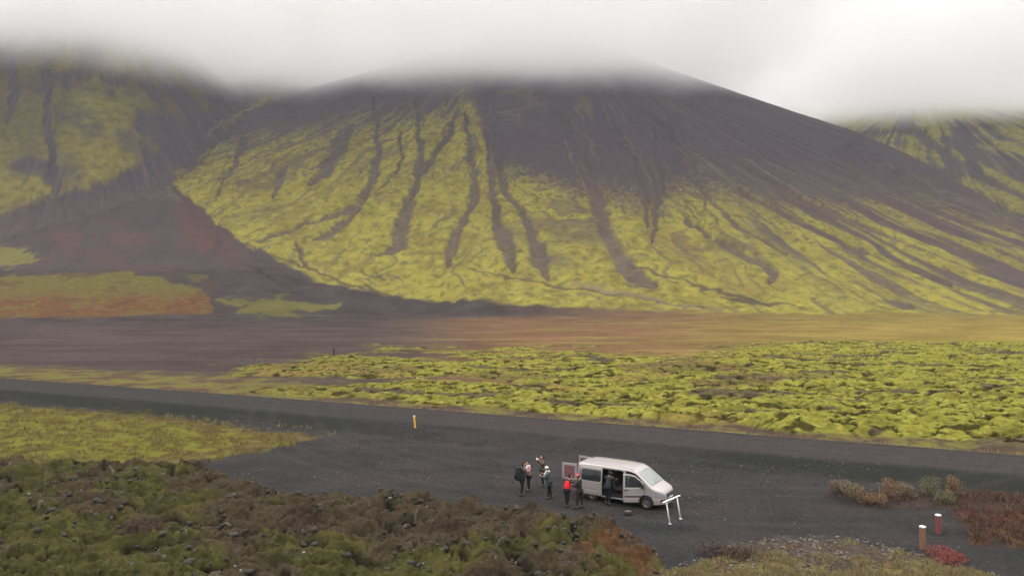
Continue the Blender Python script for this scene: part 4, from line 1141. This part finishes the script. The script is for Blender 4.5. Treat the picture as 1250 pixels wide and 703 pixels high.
tan = ((.11, .085, .05), (.26, .20, .11)); org = ((.12, .075, .04), (.25, .155, .085)); grn = ((.075, .07, .038), (.16, .145, .075)); gry = ((.09, .07, .05), (.20, .16, .11))
shrub(1026, 607, 1.0, .75, *gry, 'greyish low shrub at the van end of the shrub row', 1)
shrub(1047, 615, .95, 1.05, *tan, 'yellow-tan upright shrub, second from the van end of the row', 2)
shrub(1063, 617, 1.0, .65, *org, 'low rusty shrub beside the yellow-tan one', 3)
shrub(1086, 613, 1.0, .95, *org, 'rounded orange-brown shrub in the middle of the row', 4)
shrub(1110, 611, .9, .75, *gry, 'small grey-tan shrub with a pale crown in the middle of the row', 5)
shrub(1138, 611, 1.3, 1.0, *grn, 'wide grey-green shrub with pale tips in the row', 6)
shrub(1166, 608, .9, 1.2, *org, 'tallest shrub with a bright orange crown at the heath end of the row', 7)
shrub(1156, 617, 1.1, .6, *grn, 'dark green low shrub under the orange-crowned one', 8)
shrub(1162, 688, 1.75, .45, (.13, .035, .03), (.26, .08, .06), 'low spreading crimson bush beside the nearer white-capped post', 9, 'separate bushes', 1.5)
shrub(905, 684, 1.9, .6, (.045, .032, .025), (.12, .09, .06), 'dark brown twiggy bush on the near bank below the lot', 10, 'separate bushes', 1.6)
shrub(874, 680, 1.4, .45, (.05, .035, .03), (.11, .08, .06), 'smaller brown twiggy bush left of the dark one on the near bank', 11, 'separate bushes', 1.0)
shrub(232, 580, 1.7, .75, (.03, .025, .02), (.08, .065, .045), 'dark twiggy bush at the tip of the lava where lot and meadow meet', 12, 'separate bushes', 1.6)

def scatter(n, x0, x1, y0, y1, test, seed):
    g = np.random.default_rng(seed); x = g.uniform(x0, x1, n); y = g.uniform(y0, y1, n)
    m = test(x, y, g); return x[m], y[m]
def hts(x, y): return full(x, y)[0] if False else full(x, y)
def tufts(name, n, box, test, size, c1, c2, seed, blades=7, up=1.6, spread=.07):
    x, y = scatter(n, *box, test, seed)
    if not len(x): return
    z = full(np.append(x, 0.), np.append(y, 40.))[:-1]
    g = np.random.default_rng(seed + 1)
    P = np.repeat(np.stack([x, y, z - .02], 1), blades, 0); P[:, :2] += g.normal(size=(len(P), 2)) * spread
    V, Fc = leaves(P, size, .9, up, 7.0, seed + 2)
    o = mesh_np(name, V, Fc, leafmat(name + '_blade', c1, c2), None, False)
    o['kind'] = 'stuff'; return o
def lay(x, y):
    U, V, Uw, Vw, lava, mead, peb, heath = near_layout(x, y); return U, V, lava, mead, peb, heath, road_s(x, y)
def t_mead(x, y, g):
    U, V, la, me_, pe, he, s = lay(x, y); return (me_ > -1) & (s > 9) & (fbm(x / 2, y / 2, 3, 301) + .3 * g.random(len(x)) > .12)
o = tufts('meadow_grass', 26000, (-70, -14, 46, 78), t_mead, .20, (.10, .075, .03), (.21, .17, .06), 301); o['label'] = 'yellow-green and rusty grass in the meadow below the road'
def t_edge(x, y, g):
    U, V, la, me_, pe, he, s = lay(x, y); a = fbm(x / 3, y / 3, 3, 302)
    return ((s < .1) & (s > -2.6) & (a > -.2)) | ((s > 10.0) & (s < 12.2) & (U < 460) & (U > 200) & (a > -.1) & (me_ > -18))
o = tufts('roadside_grass', 30000, (-90, 50, 40, 110), t_edge, .26, (.12, .09, .045), (.26, .21, .11), 303, up=2.0); o['label'] = 'straw-coloured grass along the road edge'
def t_peb(x, y, g):
    U, V, la, me_, pe, he, s = lay(x, y); return (pe > 1) & (fbm(x / 1.5, y / 1.5, 3, 304) + (V - 694) * .02 + .5 * g.random(len(x)) > .26)
o = tufts('bank_grass', 52000, (6, 30, 27, 38), t_peb, .16, (.13, .10, .045), (.27, .22, .10), 305); o['label'] = 'dry yellow grass on the stony near bank'
def t_heath(x, y, g):
    U, V, la, me_, pe, he, s = lay(x, y); return (he > 1) & (s > 10.6) & ((U > 1168) | (g.random(len(x)) < .25)) & (fbm(x / 1.6, y / 1.6, 3, 306) + .5 * g.random(len(x)) > .05)
o = tufts('heath', 10000, (14, 40, 33, 47), t_heath, .24, (.05, .026, .022), (.13, .075, .045), 307, up=.9, spread=.12); o['label'] = 'reddish-brown heath beside the side track'
def t_org(x, y, g):
    U, V, la, me_, pe, he, s = lay(x, y)
    return (la > -2) & ((sdf(U, V, [(735, 655), (770, 655), (812, 690), (830, 720), (740, 720), (690, 700)]) > 0) | (g.random(len(x)) < .02)) & (fbm(x / 1.4, y / 1.4, 3, 308) > .0)
o = tufts('lava_grass', 8000, (-26, 9, 28, 48), t_org, .15, (.075, .048, .03), (.16, .10, .055), 309, up=.8, spread=.1); o['label'] = 'short brown grass between the mossy lava lumps'
# loose stones: rubble on the lot, on the bank and pale lichen-covered lava tips
def stones(name, x, y, smin, smax, material, seed, label, sink=.3):
    g = np.random.default_rng(seed); bmt = bmesh.new(); bmesh.ops.create_icosphere(bmt, subdivisions=1, radius=1)
    bv = np.array([v.co[:] for v in bmt.verts]); bf = np.array([[v.index for v in f.verts] for f in bmt.faces]); bmt.free()
    n = len(x); z = full(np.append(x, 0.), np.append(y, 40.))[:-1]
    s = smin + (smax - smin) * g.random(n) ** 3
    V = bv[None] * (1 + .75 * (g.random((n, len(bv), 1)) - .5)) * (s[:, None] * np.stack([1 + .5 * g.random(n), 1 + .3 * g.random(n), .5 + .5 * g.random(n)], 1))[:, None, :]
    a = g.random(n) * 6.28; c, sn = np.cos(a)[:, None], np.sin(a)[:, None]
    V = np.stack([V[..., 0] * c - V[..., 1] * sn, V[..., 0] * sn + V[..., 1] * c, V[..., 2]], -1) + np.stack([x, y, z + s * sink], 1)[:, None]
    Fc = (bf[None] + (np.arange(n) * len(bv))[:, None, None]).reshape(-1, 3)
    o = mesh_np(name, V.reshape(-1, 3), Fc, material, None, False); o['kind'] = 'stuff'; o['label'] = label
def t_lot(x, y, g):
    U, V, la, me_, pe, he, s = lay(x, y); d = fbm(x / 3, y / 3, 3, 310) + .5 * np.exp(-((s - 10.5) / 1.6) ** 2)
    return (s > 6.4) & (la < 0) & (me_ < 0) & (pe < 4) & (d + .5 * g.random(len(x)) > .42)
x, y = scatter(16000, -22, 34, 30, 70, t_lot, 311)
stones('rubble', x, y, .010, .06, leafmat('basalt_stone', (.025, .025, .025), (.10, .098, .092)), 312, 'small loose stones on the dark gravel')
def t_pb(x, y, g):
    U, V, la, me_, pe, he, s = lay(x, y); return (pe > -4) & (fbm(x / 2, y / 2, 2, 313) + .6 * g.random(len(x)) - (V - 690) * .006 > .12)
x, y = scatter(9000, 5, 30, 27, 38.5, t_pb, 314)
stones('bank_stones', x, y, .02, .085, leafmat('bank_stone', (.045, .036, .030), (.15, .125, .105)), 315, 'grey-brown stones strewn over the near bank')
def t_lv(x, y, g):
    U, V, la, me_, pe, he, s = lay(x, y)
    k_ = noise(x * 2.3, y * 2.3, 77); r_ = fbm(x / 5, y / 5, 2, 57)
    edge = np.exp(-(la / 14) ** 2) * (U > 480)
    return (la > 1) & (((k_ > .44 - .2 * edge) & (r_ > -.05 - .3 * edge)) | (g.random(len(x)) < .02))
x, y = scatter(36000, -26, 9, 28, 50, t_lv, 316)
stones('lava_stones', x, y, .03, .16, leafmat('dark_lava_stone', (.018, .016, .012), (.046, .040, .031)), 317, 'dark lava stones poking from the mossy lava', .15)
sel = np.random.default_rng(5).random(len(x)) < .09
stones('pale_stones', x[sel] + .1, y[sel], .025, .08, leafmat('lichen_lava', (.06, .055, .048), (.21, .20, .18)), 318, 'small lichen-spotted pale stones on the mossy lava', .5)
# a few single pale stones one can point to on the road edge
print('scatter', round(time.time() - T0, 1))

# ================================================================== WORLD, SUN, AIR
w = bpy.data.worlds.new("World"); SC.world = w; w.use_nodes = True
nt = w.node_tree; nt.nodes.clear()
out = nt.nodes.new('ShaderNodeOutputWorld'); bg = nt.nodes.new('ShaderNodeBackground')
sky = nt.nodes.new('ShaderNodeTexSky'); sky.sky_type = 'NISHITA'; sky.sun_disc = False
SUN_EL, SUN_AZ = R(52), R(-35)
sky.sun_elevation = SUN_EL; sky.sun_rotation = SUN_AZ; sky.dust_density = 4; sky.air_density = 1
hs = nt.nodes.new('ShaderNodeHueSaturation'); hs.inputs['Saturation'].default_value = .12
nt.links.new(sky.outputs[0], hs.inputs['Color'])
tc = nt.nodes.new('ShaderNodeTexCoord'); sx = nt.nodes.new('ShaderNodeSeparateXYZ')
nt.links.new(tc.outputs['Generated'], sx.inputs[0])
# overcast luminance: brighter overhead than at the horizon
mr = nt.nodes.new('ShaderNodeMapRange'); mr.inputs['From Min'].default_value = 0; mr.inputs['From Max'].default_value = 1
mr.inputs['To Min'].default_value = 8.3; mr.inputs['To Max'].default_value = 38.5
nt.links.new(sx.outputs['Z'], mr.inputs['Value'])
cb = nt.nodes.new('ShaderNodeCombineColor')
for k, g in enumerate((1.0, .99, .99)):
    mm = nt.nodes.new('ShaderNodeMath'); mm.operation = 'MULTIPLY'; mm.inputs[1].default_value = g
    nt.links.new(mr.outputs['Result'], mm.inputs[0]); nt.links.new(mm.outputs[0], cb.inputs[k])
mx = nt.nodes.new('ShaderNodeMix'); mx.data_type = 'RGBA'; mx.inputs['Factor'].default_value = .88
nt.links.new(hs.outputs['Color'], mx.inputs['A']); nt.links.new(cb.outputs['Color'], mx.inputs['B'])
nt.links.new(mx.outputs['Result'], bg.inputs['Color']); bg.inputs['Strength'].default_value = .10
nt.links.new(bg.outputs[0], out.inputs['Surface'])
sl = bpy.data.lights.new('sun', 'SUN'); sl.energy = 1.2; sl.angle = R(16); sl.color = (1, .95, .88)
so = bpy.data.objects.new('sun', sl); COL.objects.link(so)
sd = Vector((math.sin(-SUN_AZ) * -math.cos(SUN_EL) * -1, math.cos(SUN_AZ) * math.cos(SUN_EL), math.sin(SUN_EL)))
sd = Vector((math.sin(SUN_AZ) * math.cos(SUN_EL), math.cos(SUN_AZ) * math.cos(SUN_EL), math.sin(SUN_EL)))
so.rotation_euler = sd.to_track_quat('Z', 'Y').to_euler(); so.location = (0, 0, 60)

def volmat(name, density, color, aniso=0.0):
    m = bpy.data.materials.new(name); m.use_nodes = True
    n = m.node_tree; n.nodes.clear()
    o_ = n.nodes.new('ShaderNodeOutputMaterial'); v = n.nodes.new('ShaderNodeVolumePrincipled')
    v.inputs['Density'].default_value = density; v.inputs['Color'].default_value = (*color, 1); v.inputs['Anisotropy'].default_value = aniso
    n.links.new(v.outputs[0], o_.inputs['Volume'])
    return m
USE_CLOUD, USE_HAZE = True, True
if USE_CLOUD:
    # low cloud wrapping the summits: one closed slab, thin at its underside and denser with height
    def cloud_bank(label, base0, top0, sigma, amp, seed, x0, x1, y0, y1):
        nx_, ny_ = 170, 80
        X, Y = np.meshgrid(np.linspace(x0, x1, nx_), np.linspace(y0, y1, ny_))
        base = base0 - 16 + amp * fbm(X / 130, Y / 160, 4, seed)
        top = top0 + 8 * fbm(X / 200, Y / 200, 2, seed + 3)
        vb = np.stack([X.ravel(), Y.ravel(), base.ravel()], 1); vt = np.stack([X.ravel(), Y.ravel(), top.ravel()], 1)
        q = (np.arange(ny_ - 1)[:, None] * nx_ + np.arange(nx_ - 1)[None]).ravel()
        fb = np.stack([q, q + nx_, q + nx_ + 1, q + 1], 1); N = nx_ * ny_
        ft = np.stack([q, q + 1, q + nx_ + 1, q + nx_], 1) + N
        side = []
        for i in range(nx_ - 1):
            side.append((i, i + 1, i + 1 + N, i + N)); j = (ny_ - 1) * nx_ + i; side.append((j + 1, j, j + N, j + 1 + N))
        for i in range(ny_ - 1):
            a = i * nx_; b = a + nx_; side.append((b, a, a + N, b + N)); a = i * nx_ + nx_ - 1; b = a + nx_; side.append((a, b, b + N, a + N))
        m = volmat('cloud_mist', sigma, (1, 1, 1)); n = m.node_tree; v = [k for k in n.nodes if k.type == 'PRINCIPLED_VOLUME'][0]
        tcn = n.nodes.new('ShaderNodeTexCoord'); sp_ = n.nodes.new('ShaderNodeSeparateXYZ'); n.links.new(tcn.outputs['Object'], sp_.inputs[0])
        ns = n.nodes.new('ShaderNodeTexNoise'); ns.inputs['Scale'].default_value = .011; ns.inputs['Detail'].default_value = 3; n.links.new(tcn.outputs['Object'], ns.inputs['Vector'])
        nm = n.nodes.new('ShaderNodeMath'); nm.operation = 'MULTIPLY_ADD'; nm.inputs[1].default_value = -56; nm.inputs[2].default_value = 28; n.links.new(ns.outputs['Fac'], nm.inputs[0])
        sh = n.nodes.new('ShaderNodeMapRange'); sh.interpolation_type = 'SMOOTHSTEP'; sh.inputs['From Min'].default_value = 0; sh.inputs['From Max'].default_value = 190; sh.inputs['To Min'].default_value = -26; sh.inputs['To Max'].default_value = 6
        ab_ = n.nodes.new('ShaderNodeMath'); ab_.operation = 'SUBTRACT'; ab_.inputs[1].default_value = 400; n.links.new(sp_.outputs['X'], ab_.inputs[0])
        ac_ = n.nodes.new('ShaderNodeMath'); ac_.operation = 'ABSOLUTE'; n.links.new(ab_.outputs[0], ac_.inputs[0]); n.links.new(ac_.outputs[0], sh.inputs['Value'])
        a1_ = n.nodes.new('ShaderNodeMath'); a1_.operation = 'ADD'; n.links.new(sp_.outputs['Z'], a1_.inputs[0]); n.links.new(nm.outputs[0], a1_.inputs[1])
        a2_ = n.nodes.new('ShaderNodeMath'); a2_.operation = 'ADD'; n.links.new(a1_.outputs[0], a2_.inputs[0]); n.links.new(sh.outputs[0], a2_.inputs[1])
        mp = n.nodes.new('ShaderNodeMapRange'); mp.inputs['From Min'].default_value = 244; mp.inputs['From Max'].default_value = 306; mp.inputs['To Min'].default_value = 0; mp.inputs['To Max'].default_value = 1; n.links.new(a2_.outputs[0], mp.inputs['Value'])
        pw_ = n.nodes.new('ShaderNodeMath'); pw_.operation = 'POWER'; pw_.inputs[1].default_value = 1.7; n.links.new(mp.outputs[0], pw_.inputs[0])
        ml_ = n.nodes.new('ShaderNodeMath'); ml_.operation = 'MULTIPLY'; ml_.inputs[1].default_value = sigma; n.links.new(pw_.outputs[0], ml_.inputs[0]); n.links.new(ml_.outputs[0], v.inputs['Density'])
        m.cycles.volume_step_rate = .18
        o = mesh_np('low_cloud', np.concatenate([vb, vt]), np.concatenate([fb, ft, np.array(side)]), m, smooth=False)
        tag(o, kind='stuff', label=label, cat='cloud')
    cloud_bank('pale low cloud swallowing the mountain tops', 236, 440, .0145, 2, 201, -1900, 2300, 620, 2500)
if USE_HAZE:
    bm = bmesh.new(); add_box(bm, (0, 1100, 250), (5000, 2640, 640))
    o = obj_bm('haze', bm, volmat('haze_air', .00008, (.88, .92, 1)))
    tag(o, kind='stuff', label='thin pale haze in the valley air', cat='haze')

cam = bpy.data.cameras.new('camera'); co = bpy.data.objects.new('camera', cam); COL.objects.link(co)
cam.sensor_width = 36; cam.lens = 36 * F / 1250; cam.clip_end = 12000; cam.clip_start = .1
co.location = (0, 0, CZ); co.rotation_euler = (R(90) - math.atan((351.5 - H0) / F), 0, 0)
SC.camera = co
SC.view_settings.view_transform = 'Standard'; SC.view_settings.look = 'None'; SC.view_settings.gamma = 1; SC.view_settings.exposure = 0
SC.cycles.use_denoising = True
SC.cycles.max_bounces = 20; SC.cycles.volume_bounces = 18; SC.cycles.diffuse_bounces = 3; SC.cycles.glossy_bounces = 3
SC.cycles.transparent_max_bounces = 16; SC.cycles.caustics_reflective = False; SC.cycles.caustics_refractive = False
print('done', round(time.time() - T0, 1))
